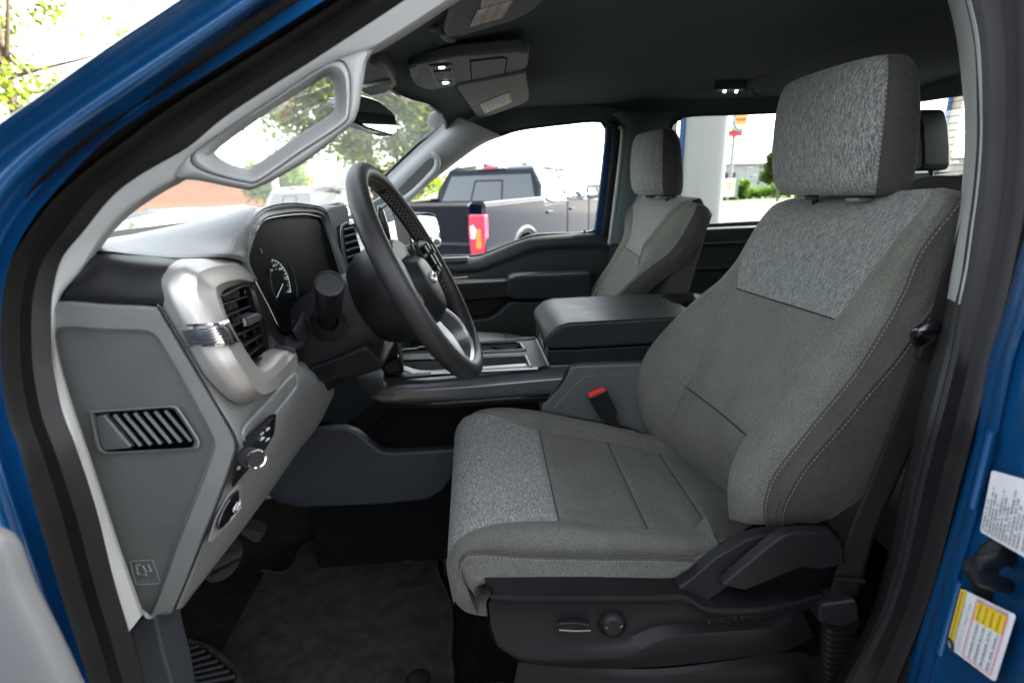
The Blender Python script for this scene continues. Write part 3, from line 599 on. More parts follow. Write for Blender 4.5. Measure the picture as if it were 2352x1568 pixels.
# padded top
pad = loft('dash_pad', [pm([(186,612,.60),(219,577,.585),(308,584,.60),(410,592,.615),(500,590,.65),(548,597,.70),(575,612,.745)]), pm([(195,592,.60),(222,571,.60),(310,574,.62),(412,580,.635),(500,577,.66),(548,580,.70),(572,600,.74)]), pm([(200,580,.64),(235,560,.64),(320,556,.67),(420,550,.69),(500,540,.71),(556,535,.725),(576,560,.738)]), pm([(220,560,.74),(250,548,.75),(330,535,.77),(430,513,.785),(520,491,.79),(578,478,.785),(598,512,.755)]), pm([(225,556,.86),(255,546,.88),(335,533,.90),(435,512,.92),(525,490,.92),(600,476,.90),(640,490,.90)])], M['pad'], D, n=60, m=5)
C0 = pm([(587,645,.75),(569,600,.74),(578,558,.74),(601,508,.755),(640,495,.83),(700,490,.95),(740,498,1.04),(757,540,1.06),(794,640,1.07)])
C1 = pm([(584,640,.742),(562,600,.73),(568,552,.73),(588,492,.76),(640,470,.84),(700,470,.95),(746,484,1.05),(764,535,1.075),(800,632,1.085)])
hd = loft('cluster_hood', [[q+Vector((-.05, .005, .0)) for q in C0], C0, lerprow(C0, C1, .5), C1, [q+Vector((-.03, 0, -.004)) for q in C1], [q+Vector((-.30, .0, -.05)) for q in C1]], M['pad'], D, n=70, m=2)
scp = plane(P(586,643,.765), P(738,500,1.055), P(790,640,1.085))
CLp = [(586,643),(570,600),(579,560),(601,510),(640,496),(700,491),(740,498),(757,542),(793,640),(770,670),(700,735),(650,768)]
scr = link(mesh([scp(q.x, q.y) for q in crv([Vector((a, b_, 0)) for a, b_ in CLp], 80, True)], [tuple(range(80))]), 'instrument_cluster', M['screen'], D, 0)
tube('cluster_trim', pm([(578,560,.743),(570,598,.742),(586,643,.752),(618,705,.775),(640,752,.79),(650,766,.80),(660,768,.81),(679,754,.83)]), .0018, M['chrome'], D, n=60, seg=8)
tube('cluster_trim', pm([(578,558,.743),(600,511,.757),(640,497,.83),(700,492,.95),(738,499,1.04)]), .0013, M['brushed'], D, n=40, seg=8)
# speedometer on the screen
gY = .90
def gp(u, v): return scp(u, v)*.996+CAM*.004
mb = MB()
arc = [(625,596),(638,601),(650,613),(659,630),(665,650),(668,671)]
cen = Vector((628, 655))
ap_ = crv([Vector((a, b_, 0)) for a, b_ in arc], 25)
mb.tube([gp(q.x, q.y) for q in ap_], .00045, 4)
for k in range(0, 25, 2):
    q = ap_[k]; d_ = (cen-Vector((q.x, q.y))).normalized()*(6 if k % 4 == 0 else 4); mb.tube([gp(q.x, q.y), gp(q.x+d_.x, q.y+d_.y)], .0005, 4)
mb.tube([gp(636,683), gp(650,652)], .0006, 4)
mb.build('speedometer_scale', M['lit'], scr, 0)
mb = MB()
mb.tube([gp(*q) for q in ((621,618),(621,640),(626,665),(636,690))], .0008, 5); mb.tube([gp(*q) for q in ((668,612),(675,630),(681,655),(684,685))], .0010, 5)
mb.tube([gp(*q) for q in ((598,570),(603,582))], .00028, 4)
mb.build('gauge_ring', M['brushed'], scr, 0)
def gt(s, u, v, h_, w_):
    o0 = gp(u, v); ex = gp(u+w_, v-1.5)-o0; ey = gp(u+1, v-h_)-o0
    textmesh('gauge_numeral', s, o0, ex, ey, 1.35, M['lit'], scr, fit=1.0, lift=.0006)
for s_, u, v in (('60',625,613), ('80',639,621), ('100',650,642), ('120',656,673)): gt(s_, u, v, 7, 9 if len(s_) < 3 else 10)
gt('70', 620, 625, 6, 5); gt('MPH', 630, 620, 2.5, 6)
# lower cluster shelf and pocket
loft('cluster_surround', [pm([(573,655,.765),(588,648,.755),(640,755,.792),(650,770,.80),(680,758,.83)]), pm([(560,665,.74),(585,690,.745),(620,770,.76),(645,800,.765),(700,790,.80)]), pm([(600,842,.735),(615,838,.735),(640,820,.745),(660,805,.75),(700,800,.80)])], M['darkg'], D, n=40, m=4)
loft('column_shelf', [pm([(650,768,.82),(690,735,.86),(760,670,.98),(800,640,1.05)]), pm([(672,760,.80),(705,700,.84),(735,665,.90),(800,648,1.0)]), pm([(690,800,.80),(720,760,.83),(770,740,.9),(820,720,.95)])], M['dark'], D, n=30, m=4)
# silver C-shaped vent bezel
OB = pm([(584,630,.755),(530,595,.71),(440,598,.60),(373,624,.56),(371,690,.55),(437,800,.548),(488,880,.552),(556,928,.585),(640,888,.665),(688,852,.735)])
OF = pm([(586,636,.74),(540,606,.69),(462,622,.578),(452,655,.56),(460,692,.552),(522,792,.552),(560,853,.554),(600,903,.578),(645,885,.658),(686,842,.727)])
OM = [q.lerp(r_, .5)+Vector((.0, -.008, .002)) for q, r_ in zip(OB, OF)]
IF = pm([(582,648,.738),(550,642,.692),(503,655,.606),(497,675,.588),(512,720,.578),(544,784,.578),(585,850,.588),(617,870,.612),(650,845,.672),(680,812,.722)])
IB = pm([(576,655,.765),(550,656,.722),(515,668,.636),(511,692,.622),(526,736,.612),(556,790,.604),(596,846,.614),(624,838,.652),(650,812,.702),(668,802,.742)])
OB2 = [q+Vector((-.03, .03, 0)) for q in OB]
def lr(a, b_, t): return [q.lerp(r_, t) for q, r_ in zip(a, b_)]
bz = loft('vent_bezel', [OB2, OB, lr(OB, OM, .12), OM, lr(OM, OF, .88), [q+Vector((.0006, -.0006, 0)) for q in OF], lr(OF, IF, .12), lr(OF, IF, .86), IF, lr(IF, IB, .12), IB, [q+Vector((-.03, .01, 0)) for q in IB]], M['silver'], D, n=110, m=2, smooth=75, lin=True)
prism('bezel_end', pm([(662,803,.735),(678,799,.72),(690,835,.722),(686,846,.73),(672,858,.74)]), (-.03, .02, 0), M['grey2'], D, .003)
cb = loft('chrome_band', [pm([(409,747,.549),(421,770,.546),(435,796,.5465)]), pm([(455,745,.541),(466,768,.539),(478,794,.54)]), pm([(494,744,.546),(507,767,.5445),(520,792,.545)]), pm([(512,741,.560),(525,764,.558),(538,788,.559)]), pm([(523,737,.575),(536,761,.573),(549,785,.574)])], M['gun'], D, n=16, m=5)
for i in range(6):
    t = .22+.13*i; x0 = 452+18*t if i < 3 else 424+20*t
    tube('band_rib', pm([(x0+2, 746+50*t, .5395), (480+26*t, 744.5+49*t, .5395), (508+24*t, 742+49*t, .5485)]), .0011, M['chrome'], cb, n=12, seg=6)
for t in (.02, .98): tube('band_edge', pm([(409+26*t, 747+49*t, .548), (455+23*t, 745+49*t, .540), (494+26*t, 744+48*t, .545), (523+26*t, 737+48*t, .574)]), .0014, M['chrome'], cb, n=20, seg=6)
prism('band_window', pm([(506,748,.5515),(522,742,.567),(546,783,.567),(530,788,.5535)]), (-.001, .002, 0), M['chrome'], cb, .0005)
prism('band_window', pm([(508,751,.5495),(513,749,.5525),(532,783,.5535),(528,785,.5515)]), (-.001, .002, 0), M['piano'], cb, .0003)
# air vent in the bezel
link(mesh([q+Vector((-.035, .01, 0)) for q in pm([(505,676,.60),(578,650,.75),(612,700,.755),(625,800,.75),(600,848,.66),(560,815,.61)])], [(0, 1, 2, 3, 4, 5)]), 'vent_cavity', M['black'], D, 0)
loft('vent_surround', [pm([(505,680,.61),(572,652,.742),(590,690,.745),(618,795,.745),(614,832,.735),(590,850,.64)]), pm([(508,684,.615),(566,657,.732),(583,695,.735),(609,795,.735),(606,826,.725),(588,846,.645)]), [q+Vector((-.025, .006, 0)) for q in pm([(508,684,.615),(566,657,.732),(583,695,.735),(609,795,.735),(606,826,.725),(588,846,.645)])]], M['dark'], D, n=50, m=1, thick=.003)
for (a, b_) in (((510,699),(568,679)), ((519,725),(577,701)), ((533,748),(587,725)), ((547,768),(597,744)), ((562,792),(604,766)), ((572,815),(608,788)), ((584,836),(611,812))):
    q0, q1 = P(*a, .612), P(*b_, .728); dv = Vector((-.026, .004, -.004))
    prism('vent_slat', [q0, q1, q1+dv, q0+dv], (0, 0, -.0022), M['darkg'], D, .0008)
for i in range(4):
    q0 = P(530+20*i, 690-8*i, .64+.03*i)+Vector((-.03, .01, 0)); prism('vent_vane', [q0, q0+Vector((0, 0, -.10)), q0+Vector((-.02, 0, -.10)), q0+Vector((-.02, 0, 0))], (0, .002, 0), M['grey2'], D, 0)
tb = prism('vent_tab', [q+Vector((.004, 0, 0)) for q in pm([(552,738,.66),(560,729,.665),(586,719,.71),(594,722,.715),(594,735,.715),(566,750,.66)])], (-.02, .006, 0), M['gun'], D, .002)
tube('tab_tip', [P(558,730,.652), P(562,748,.652)], .0045, M['chrome'], tb, n=6, seg=10)
# steering column cover, stalk
CW = Vector((-.1025, .9, 1.356)); NW = Vector((math.cos(.455)*math.cos(-.029), math.cos(.455)*math.sin(-.029), math.sin(.455)))
EY = Vector((0, 0, 1)).cross(NW).normalized(); EU = NW.cross(EY)
def colsec(h, w_, t_, b_, n=28):
    out = []
    for k in range(n):
        a = 2*math.pi*k/n; c, s = math.cos(a), math.sin(a); e = .55
        x = math.copysign(abs(c)**e, c)*w_; y = math.copysign(abs(s)**e, s); out.append(CW+NW*h+EY*x+EU*(y*t_ if y > 0 else y*b_))
    return out
col = grid([colsec(-.10, .066, .055, .06), colsec(-.11, .074, .063, .07), colsec(-.16, .082, .068, .085), colsec(-.22, .085, .062, .10), colsec(-.34, .085, .05, .11)], 'column_cover', M['darkg'], D, closed=True, cap=True)
tube('cover_split', [CW+NW*h+EY*-.0835+EU*-.012 for h in (-.12, -.16, -.22, -.3)], .0012, M['seam'], col, n=10, seg=5)
prism('column_underside', pm([(700,850,.80),(775,822,.80),(842,795,.80),(884,838,.82),(868,852,.82),(800,872,.82),(735,868,.82)]), (0, .14, 0), M['dark'], col, .006)
prism('tilt_lever', pm([(722,858,.80),(760,862,.78),(772,868,.77),(764,876,.77),(740,878,.79)]), (0, .02, 0), M['dark'], D, .003)
s0, s1_ = P(754,738,.80), P(757,650,.685)
sa = (s1_-s0).normalized(); sl = (s1_-s0).length
stk = lathe('turn_signal_stalk', [(.0001,-.02),(.012,-.02),(.0125,.02),(.014,.04),(.0185,.062),(.0195,sl-.005),(.0185,sl),(.016,sl+.0005),(.0155,sl-.001),(.0001,sl-.001)], s0, sa, M['dark'], D, 32)
loft('stalk_boot', [[s0+sa*-.01+(EU*math.cos(a)+NW*math.sin(a))*.03 for a in [k*.5236 for k in range(12)]], [s0+sa*.004+(EU*math.cos(a)+NW*math.sin(a))*.017 for a in [k*.5236 for k in range(12)]]], M['dark'], D, n=24, m=2, closed=True)
# centre stack: touchscreen tablet, middle vents, passenger fascia
prism('centre_hood', pm([(745,486,1.12),(760,476,1.12),(790,470,1.12),(800,476,1.12),(806,520,1.12),(815,600,1.12),(790,640,1.12),(760,540,1.12)]), (-.08, .06, 0), M['grey2'], D, .006)
prism('centre_vent', pm([(788,520,1.10),(812,515,1.10),(826,560,1.10),(836,600,1.10),(800,632,1.10)]), (-.02, .02, 0), M['black'], D, .003)
for k in range(6): tube('vent_slat', pm([(790+2*k, 528+16*k, 1.09), (812+4*k, 522+15*k, 1.09)]), .0022, M['grey2'], D, n=4, seg=6)
tube('vent_trim', pm([(800,512,1.095),(786,525,1.095),(790,580,1.095),(800,628,1.095)]), .004, M['gun'], D, n=24, seg=8)
prism('touch_screen', pm([(866,470,1.20),(880,480,1.20),(893,520,1.20),(905,590,1.20),(912,640,1.20),(888,640,1.20),(866,540,1.20)]), (-.03, .28, 0), M['piano'], D, .006)
prism('passenger_fascia', [Vector((-.38, 1.45, 1.36)), Vector((-.33, 1.45, 1.28)), Vector((-.30, 1.45, 1.22)), Vector((-.32, 1.45, 1.05)), Vector((-.5, 1.45, .95)), Vector((-.8, 1.45, 1.0)), Vector((-.8, 1.45, 1.36))], (0, .56, 0), M['grey'], D, .02, 3)
prism('fascia_core', [Vector((-.44, .60, 1.385)), Vector((-.42, .60, 1.30)), Vector((-.42, .60, 1.0)), Vector((-.75, .60, .95)), Vector((-.93, .60, 1.25)), Vector((-.93, .60, 1.33))], (0, 1.39, 0), M['dark'], D, .02, 3)
loft('windscreen_shelf', [[Vector((-.40, y, 1.395)) for y in (.62, .9, 1.28, 1.6, 2.08)], [Vector((-.6, y, 1.385)) for y in (.60, .9, 1.28, 1.6, 2.08)], [Vector((-.92, y, 1.325)) for y in (.56, .9, 1.28, 1.6, 2.08)], [Vector((-1.15, y, 1.26)) for y in (.5, .9, 1.28, 1.6, 2.1)]], M['pad'], D, n=20, m=4)
prism('stack_body', pm([(800,640,1.12),(900,640,1.12),(905,760,1.12),(930,860,1.12),(880,860,1.12),(840,760,1.12)]), (-.05, .32, 0), M['dark'], D, .01)
prism('trailer_switch', pm([(880,840,1.10),(916,818,1.10),(920,850,1.10),(892,858,1.10)]), (-.01, .05, 0), M['piano'], D, .003)
# ================================================================== steering wheel
S = thing('steering_wheel', 'black leather steering wheel with tan honeycomb stitching and silver lower spoke', 'steering wheel', tuple(CW))
RW_ = .1895
def rim(a, dr=0, dn=0): return CW+(EY*math.cos(a)+EU*math.sin(a))*(RW_+dr)+NW*dn
G = []
NR, NS = 120, 20
for i in range(NR):
    a = 2*math.pi*i/NR
    seam_ = 1-.035*sum(math.exp(-((math.degrees(a)-q+180) % 360-180)**2/1.2) for q in (38, 142, 205, 242, 298, 335))
    row = []
    for k in range(NS):
        b_ = 2*math.pi*k/NS; rr = .0150*seam_*(1+.10*(math.cos(b_) < -.2)*math.exp(-((math.degrees(a) % 90-45)/18)**2))
        row.append(rim(a, .0152*seam_*math.cos(b_), .0172*seam_*math.sin(b_)))
    G.append(row)
rimo = grid(G, 'rim', M['leather'], S, closed=True, wrap=True)
mb = MB()
for (a0_, a1_) in ((-25, 62), (118, 205), (65, 115)):
    K = int((a1_-a0_)/1.7)
    for k in range(K):
        for dn in (-.006, 0, .006):
            a = R(a0_+k*1.7); s_ = 1 if (k+int(dn*1000)//6) % 2 else -1
            p0 = rim(a, -.0157, dn+.0018*s_); p1 = rim(a+R(1.0), -.0157, dn-.0018*s_); p2 = rim(a+R(1.7), -.0157, dn-.0018*s_)
            mb.tube([p0, p1, p2], .0006, 4)
            if k % 2: mb.tube([p1, rim(a+R(1.0), -.0156, dn-.0018*s_-.0035)], .0006, 4)
mb.build('honeycomb_stitching', M['threadd'], rimo, 0)
def wp(x, y, h): return CW+EY*x+EU*y+NW*h
# airbag cover: a lobed dome
def hubloop(k, h, n=48, dy=0):
    half = [(0,.058),(.045,.057),(.074,.044),(.088,.015),(.084,-.02),(.066,-.058),(.045,-.088),(.02,-.104)]
    base = half+[(0,-.107)]+[(-x, y) for x, y in reversed(half[1:])]
    return crv([wp(x*k, (y+.024)*k-.024+dy, h) for x, y in base], n, True)
hubc = grid([hubloop(1.0, -.060), hubloop(1.02, -.05), hubloop(1.0, -.040), hubloop(.60, .0065), hubloop(.56, .0095), hubloop(.50, .0115), hubloop(.25, .0135), hubloop(.02, .014)], 'airbag_cover', M['darkg'], S, closed=True, smooth=25)
EC = CW+EU*-.014
lathe('emblem_ring', [(.0001,.0125),(.0195,.0125),(.021,.0145),(.0205,.0175),(.0185,.0185),(.0168,.0172),(.0001,.0172)], EC, NW, M['badge'], hubc, 40, sy=.50, upv=tuple(EY))
mb = MB(); mb.tube([EC+EY*x+EU*y+NW*.0182 for x, y in ((-.011,-.001),(-.006,.0035),(-.003,-.003),(.001,.003),(.004,-.002),(.008,.003),(.012,-.001))], .0008, 5)
mb.build('emblem_script', M['gun'], hubc, 0)
textmesh('airbag_lettering', 'SRS AIRBAG', wp(-.018,-.046,.0115), EY, EU, .006, M['seam'], hubc, lift=.0012) if False else None
# rear shroud of the hub
grid([[CW+EY*(w_*math.cos(a))+EU*(t_*math.sin(a)-.006)+NW*h for a in [2*math.pi*k/36 for k in range(36)]] for h, w_, t_ in ((-.012,.088,.078),(-.03,.098,.088),(-.055,.10,.09),(-.085,.094,.086),(-.105,.08,.075),(-.11,.05,.05))], 'hub_shroud', M['dark'], S, closed=True, cap=True)
# spokes
for s_ in (-1, 1):
    hh = -.02 if s_ < 0 else 0
    sp = prism('spoke', crv([wp(s_*.07, .045, -.022), wp(s_*.12, .05, -.02), wp(s_*.178, .046, -.01), wp(s_*.183, .0, -.01), wp(s_*.178, -.03, -.01), wp(s_*.12, -.032, -.02), wp(s_*.07, -.035, -.022)], 36, True), NW*.018, M['dark'], S, .004)
    pdl = prism('switch_pad', crv([wp(s_*.092, .042, -.004+hh), wp(s_*.13, .045, .002+hh), wp(s_*.155, .035, .006+hh), wp(s_*.158, .0, .006+hh), wp(s_*.15, -.022, .005+hh), wp(s_*.11, -.026, -.002+hh), wp(s_*.094, -.012, -.004+hh)], 36, True), NW*.006, M['dark'], S, .002)
    for i, (x, y, w_, h_) in enumerate(((.108,.028,.018,.016),(.13,.03,.018,.016),(.149,.02,.012,.02),(.112,.004,.02,.022),(.135,.004,.018,.022),(.113,-.015,.018,.012),(.135,-.013,.018,.012))):
        box('button', wp(s_*x, y, .0085+(x-.1)*.12+hh), (w_, h_, .005), M['darkg'], pdl, .0015, Matrix((EY, EU, NW)).transposed().to_quaternion())
UP_ = [(-.050,-.080),(-.060,-.115),(-.061,-.138),(-.052,-.158),(-.030,-.168),(0,-.170),(.030,-.168),(.052,-.158),(.061,-.138),(.060,-.115),(.050,-.080)]
def ul(k, h, dy=0): return [wp(x*k, y*(k if y < -.12 else 1)+dy, h-.012*max(0, (y+.12)/.04)) for x, y in UP_]
lo = loft('lower_spoke', [ul(1.16, -.014), ul(1.15, .002), ul(1.10, .0075), ul(1.03, .0075), ul(1.0, .003)], M['silver'], S, n=60, m=2, lin=True, smooth=50)
loft('spoke_wall', [ul(1.0, .003), ul(.95, -.028)], M['gun'], lo, n=60, m=2, lin=True)
prism('spoke_recess', [wp(x*.95, y, -.034) for x, y in UP_], NW*.006, M['dark'], lo, .001)
# ================================================================== driver's seat
SY = .9
ST = thing('front_seat', 'large dark grey fabric seat with tweed inserts beside the open door', 'car seat', (.25, SY, .5), 'front seats')
# ---- cushion: a profile from the underside of the nose back to the seat bite
PR = [(.03,.862),(-.02,.862),(-.056,.872),(-.074,.890),(-.079,.915),(-.064,.945),(-.030,.964),(.03,.968),(.117,.955),(.20,.936),(.275,.920),(.34,.904),(.40,.889),(.47,.868),(.55,.85)]
PRV = crv([Vector((x, 0, z)) for x, z in PR], 140)
def s_at(x):
    return min(range(20, 140), key=lambda i: abs(PRV[i].x-x)+(10 if PRV[i].z < .93 and PRV[i].x < .1 else 0))
S1I, S2I, S3I = s_at(.117), s_at(.275), s_at(.40)
def cush(Y, i):
    p = PRV[i].copy(); d = (Y-SY)/.25; ad = abs(d); x, z = p.x, p.z
    fr = max(0, min(1, (.12-x)/.2))
    z += (Y-SY)*.10*max(0, min(1, (.45-x)/.4))*(1 if z > .9 else .3)
    bol = math.exp(-((ad-.76)/.13)**2)*.020*(1-.55*fr)+math.exp(-((ad-.66)/.07)**2)*-.004
    z += bol if z > .87 else 0
    # plan rounding of the front corners and fall-off at the sides
    x += .045*max(0, ad-.72)**2*6*fr
    if ad > .82:
        z -= .024*((ad-.82)/.108)**2
    return Vector((x, Y, z))
def dip(v, a, w_=.010, k=.0035): return k*math.exp(-(v-a)**2/(w_*w_))
NY0, NY1 = .752, 1.048
def wid(i):                                          # the insert widens towards the nose
    x = PRV[i].x if i > 25 else -.08
    return max(0, min(1, (.117-x)/.19))**1.4
def yfar(i): return NY1+.078*wid(i)
def ynear(i): return NY0-.022*wid(i)
def cpatch(name, f0, f1, i0, i1, mat, ny, inner=(True, True)):
    G = []
    for k in range(ny):
        row = []
        for i in range(i0, i1+1):
            y0, y1 = f0(i), f1(i); Y = y0+(y1-y0)*k/(ny-1)
            p = cush(Y, i); e = min(abs(Y-y0) if inner[0] else 9, abs(Y-y1) if inner[1] else 9); e2 = min((PRV[i]-PRV[i0]).length if i0 else 9, (PRV[i]-PRV[i1]).length)
            k_ = .0045*math.exp(-(e/.006)**2)+.0045*math.exp(-(e2/.006)**2)
            t = (PRV[min(i+1, 139)]-PRV[max(i-1, 0)]).normalized(); nrm = Vector((-t.z, 0, t.x))
            p -= nrm*min(k_, .005); row.append(p)
        G.append(row)
    return grid(G, name, mat, ST, smooth=60)
cpatch('cushion_front_insert', ynear, yfar, 0, S1I, M['tweedc'], 30)['label'] = 'tweed front insert of the seat cushion'
cpatch('cushion_insert', ynear, yfar, S1I, S2I, M['fab'], 28); cpatch('cushion_insert', ynear, yfar, S2I, S3I, M['fab'], 28); cpatch('cushion_insert', ynear, yfar, S3I, 139, M['fab'], 28)
cpatch('cushion_bolster', yfar, lambda i: 1.155, 0, 139, M['fab'], 20, (True, False))
SEI = s_at(.455)
cpatch('cushion_bolster', lambda i: .668, ynear, 0, SEI, M['fab'], 20, (False, True))
for ii in (S1I, S2I, S3I): tube('seam', [cush(ynear(ii)+(yfar(ii)-ynear(ii))*k/10, ii)+Vector((0, 0, -.0035)) for k in range(11)], .0008, M['seam'], ST, n=20, seg=6)
# near side wall of the cushion
top = [cush(.668, i) for i in range(0, 136, 6)]
def sidep(l): return [P(*q) for q in l]
topv = [cush(.668, i) for i in range(140)]
j0 = 12
tr = topv[j0:SEI+1]
st_ = sidep([(1072,1342,.664),(1060,1316,.658),(1058,1292,.655),(1068,1272,.653),(1100,1265,.652),(1200,1272,.652),(1350,1276,.652),(1500,1277,.652),(1590,1281,.653),(1625,1268,.657),(1650,1252,.664)])
bt = sidep([(1104,1368,.668),(1098,1360,.664),(1096,1348,.66),(1114,1338,.657),(1200,1330,.657),(1350,1330,.657),(1500,1332,.657),(1580,1330,.658),(1618,1304,.662),(1655,1262,.668)])
bt2 = [q+Vector((.02, .10, -.01)) for q in bt]
loft('cushion_side', [tr, lerprow(tr, st_, .5, 60) and [q+Vector((-.0, -.006, .002)) for q in lerprow(tr, st_, .55, 60)], st_, [q+Vector((0, -.001, -.002)) for q in lerprow(st_, bt, .12, 60)], [q+Vector((0, -.006, 0)) for q in lerprow(st_, bt, .5, 60)], bt, bt2], M['fab'], ST, n=80, m=3, smooth=60)
tube('piping', [q+Vector((0, -.0035, .002)) for q in st_[:-2]], .0026, M['fabd'], ST, n=70, seg=8)
stitches('stitching', [q+Vector((0, -.0075, -.0035)) for q in st_[:-2]], M['thread'], ST, r=.0006)
# far side skirt and base
prism('cushion_base', [Vector((-.02, .70, .86)), Vector((.5, .70, .80)), Vector((.52, .70, .70)), Vector((.02, .70, .70))], (0, .42, 0), M['dark'], ST, .02)
far = [cush(1.155, i) for i in range(10, 139)]
loft('cushion_side', [far, [q+Vector((.0, .012, -.03)) for q in far], [q+Vector((.01, .0, -.10)) for q in far]], M['fab'], ST, n=60, m=3)
# ---- backrest
S1u = [(1850,449,1.08),(1795,462,1.09),(1757,490,1.09),(1733,520,1.09),(1709,575,1.07),(1695,610,1.055),(1690,662,1.04)]
S1l = [(1690,662,1.04),(1681,702,1.04),(1661,739,1.04),(1616,814,1.04),(1575,886,1.04),(1548,941,1.04),(1541,975,1.04),(1550,1020,1.035),(1580,1065,1.03),(1625,1120,1.02),(1680,1185,1.0)]
S2u = [(2140,434,.70),(2134,452,.692),(2108,489,.697),(2073,525,.708),(2026,588,.732),(1972,656,.757),(1941,702,.766),(1914,732,.77)]
S2i = [(1914,732,.77),(1890,758,.77),(1856,803,.77),(1815,864,.77),(1772,922,.77),(1742,968,.775),(1725,1000,.78),(1718,1040,.785),(1722,1090,.79),(1735,1150,.79),(1760,1225,.79)]
S2 = S2u+[(1890,756,.77),(1856,801,.77),(1815,862,.77),(1770,917,.77),(1739,961,.77),(1709,1002,.77),(1690,1036,.758),(1673,1078,.75),(1667,1130,.748),(1671,1190,.748)]
S0 = [(1800,462,1.12),(1775,474,1.14),(1752,505,1.15),(1722,560,1.15),(1688,612,1.145),(1640,654,1.14),(1570,714,1.14),(1510,777,1.14),(1475,832,1.135),(1462,885,1.13),(1466,932,1.13),(1490,990,1.12),(1540,1048,1.10),(1600,1110,1.07)]
S3 = [(2200,452,.665),(2186,478,.657),(2153,519,.657),(2115,570,.662),(2095,609,.67),(2074,664,.68),(2044,722,.688),(2003,790,.69),(1965,849,.69),(1924,902,.69),(1873,963,.69),(1832,1015,.69),(1798,1058,.688),(1770,1100,.685),(1756,1143,.682),(1753,1177,.682),(1757,1204,.684)]
S4 = [(2225,478,.665),(2212,540,.655),(2190,600,.653),(2166,655,.653),(2141,702,.655),(2112,741,.655),(2078,790,.655),(2044,835,.655),(1992,895,.655),(1941,957,.655),(1900,1004,.655),(1869,1040,.656),(1842,1073,.657),(1818,1111,.658),(1799,1148,.66),(1790,1181,.664),(1792,1202,.67)]
S5 = [(2228,505,.68),(2230,600,.675),(2215,720,.67),(2180,830,.67),(2130,915,.67),(2090,985,.67),(2050,1050,.67),(2010,1105,.67),(1970,1148,.675),(1925,1180,.68)]
def V3(l, d=(0, 0, 0)): return [P(*q)+Vector(d) for q in l]
v1u, v2u = V3(S1u), V3(S2u)
bk = Vector((.03, 0, -.03))
v1x = [v1u[0]+bk, v1u[0]+Vector((.014, 0, -.003))]+v1u; v2x = [v2u[0]+bk, v2u[0]+Vector((.014, 0, -.003))]+v2u
def bow(a, b_, n, depth):
    out = []
    for t in (0, .04, .25, .5, .75, .96, 1):
        r_ = lerprow(a, b_, t, n); d = depth*(4*t*(1-t)) + (.0 if 0 < t < 1 else .004)
        out.append([q+Vector((d, 0, -.3*d)) for q in r_])
    return out
loft('backrest_upper_insert', bow(v1x, v2x, 60, .004), M['tweed'], ST, n=60, m=4, smooth=60)['label'] = 'tweed upper insert of the backrest'
v1l, v2l = V3(S1l), V3(S2i)
k1, k2 = 24, 24
a1, a2 = crv(v1l, 60), crv(v2l, 60)
def cut(c, t0, t1): return [q for i, q in enumerate(c) if t0-1e-6 <= i/59 <= t1+1e-6]
def near_i(c, u, v): return min(range(60), key=lambda i: (c[i]-0*c[i]).length*0+abs(proj(c[i])[1]-v))
def proj(p):
    q = p-CAM; z = q.dot(_f); return 1176+1176*q.dot(_r)/z, 784-1176*q.dot(_u)/z
iA, iB = near_i(a1, 0, 886), near_i(a2, 0, 1002)
loft('backrest_insert', bow(a1[:iA+1], a2[:iB+1], 50, .006), M['fab'], ST, n=50, m=4, smooth=60)
loft('backrest_insert', bow(a1[iA:], a2[iB:], 40, .006), M['fab'], ST, n=40, m=4, smooth=60)
v0 = V3(S0); v1 = V3(S1u[:-1]+S1l)
far_ = [[q+Vector((.008, .010, 0)) for q in v0], v0, [q+Vector((-.006, 0, 0)) for q in lerprow(v0, v1, .3, 60)], [q+Vector((.004, 0, 0)) for q in lerprow(v0, v1, .8, 60)], [q+Vector((.006, 0, 0)) for q in v1]]
loft('backrest_bolster', far_, M['fab'], ST, n=90, m=4, smooth=60)
loft('backrest_side', [[q+Vector((.060, .004, -.035)) for q in v0], [q+Vector((.034, .018, -.012)) for q in v0], [q+Vector((.008, .0105, 0)) for q in v0]], M['fabd'], ST, n=90, m=4, smooth=60)
v2, v3, v4, v5 = V3(S2), V3(S3), V3(S4), V3(S5)
def ext(c, k=.45): return [c[0]+Vector((.09, 0, -.045))*k, c[0]+Vector((.05, 0, -.004))*k]+c
near_ = [[q+Vector((.010, .006, 0)) for q in ext(v2)], [q+Vector((-.002, 0, 0)) for q in lerprow(ext(v2), ext(v3), .08, 90)], [q+Vector((-.012, -.004, .004)) for q in lerprow(ext(v2), ext(v3), .4, 90)], [q+Vector((-.012, -.007, .004)) for q in lerprow(ext(v2), ext(v3), .75, 90)], [q+Vector((0, 0, 0)) for q in ext(v3)]]
loft('backrest_bolster', near_, M['fab'], ST, n=110, m=4, smooth=70)
side_ = [[q for q in ext(v3)], [q+Vector((.002, -.004, 0)) for q in lerprow(ext(v3), ext(v4), .15, 90)], [q+Vector((0, -.006, 0)) for q in lerprow(ext(v3), ext(v4), .6, 90)], ext(v4, .3), [q+Vector((0, -.004, 0)) for q in lerprow(ext(v4, .3), ext(v5, .15), .06, 90)], [q+Vector((0, -.012, 0)) for q in lerprow(ext(v4, .3), ext(v5, .15), .5, 90)], ext(v5, .15), [q+Vector((.02, .04, 0)) for q in ext(v5, .15)], [q+Vector((.025, .25, 0)) for q in ext(v5, .15)]]
loft('backrest_side', side_, M['fabd'], ST, n=110, m=3, smooth=70)
tube('piping', [q+Vector((-.001, -.003, 0)) for q in v4[3:]], .0026, M['fabd'], ST, n=80, seg=8)
stitches('stitching', [q+Vector((-.0015, -.0045, 0)) for q in v3], M['thread'], ST, off=(.002, -.001, -.001), r=.0006)
stitches('stitching', [q+Vector((.003, -.005, -.003)) for q in v4[4:]], M['thread'], ST, r=.0006)
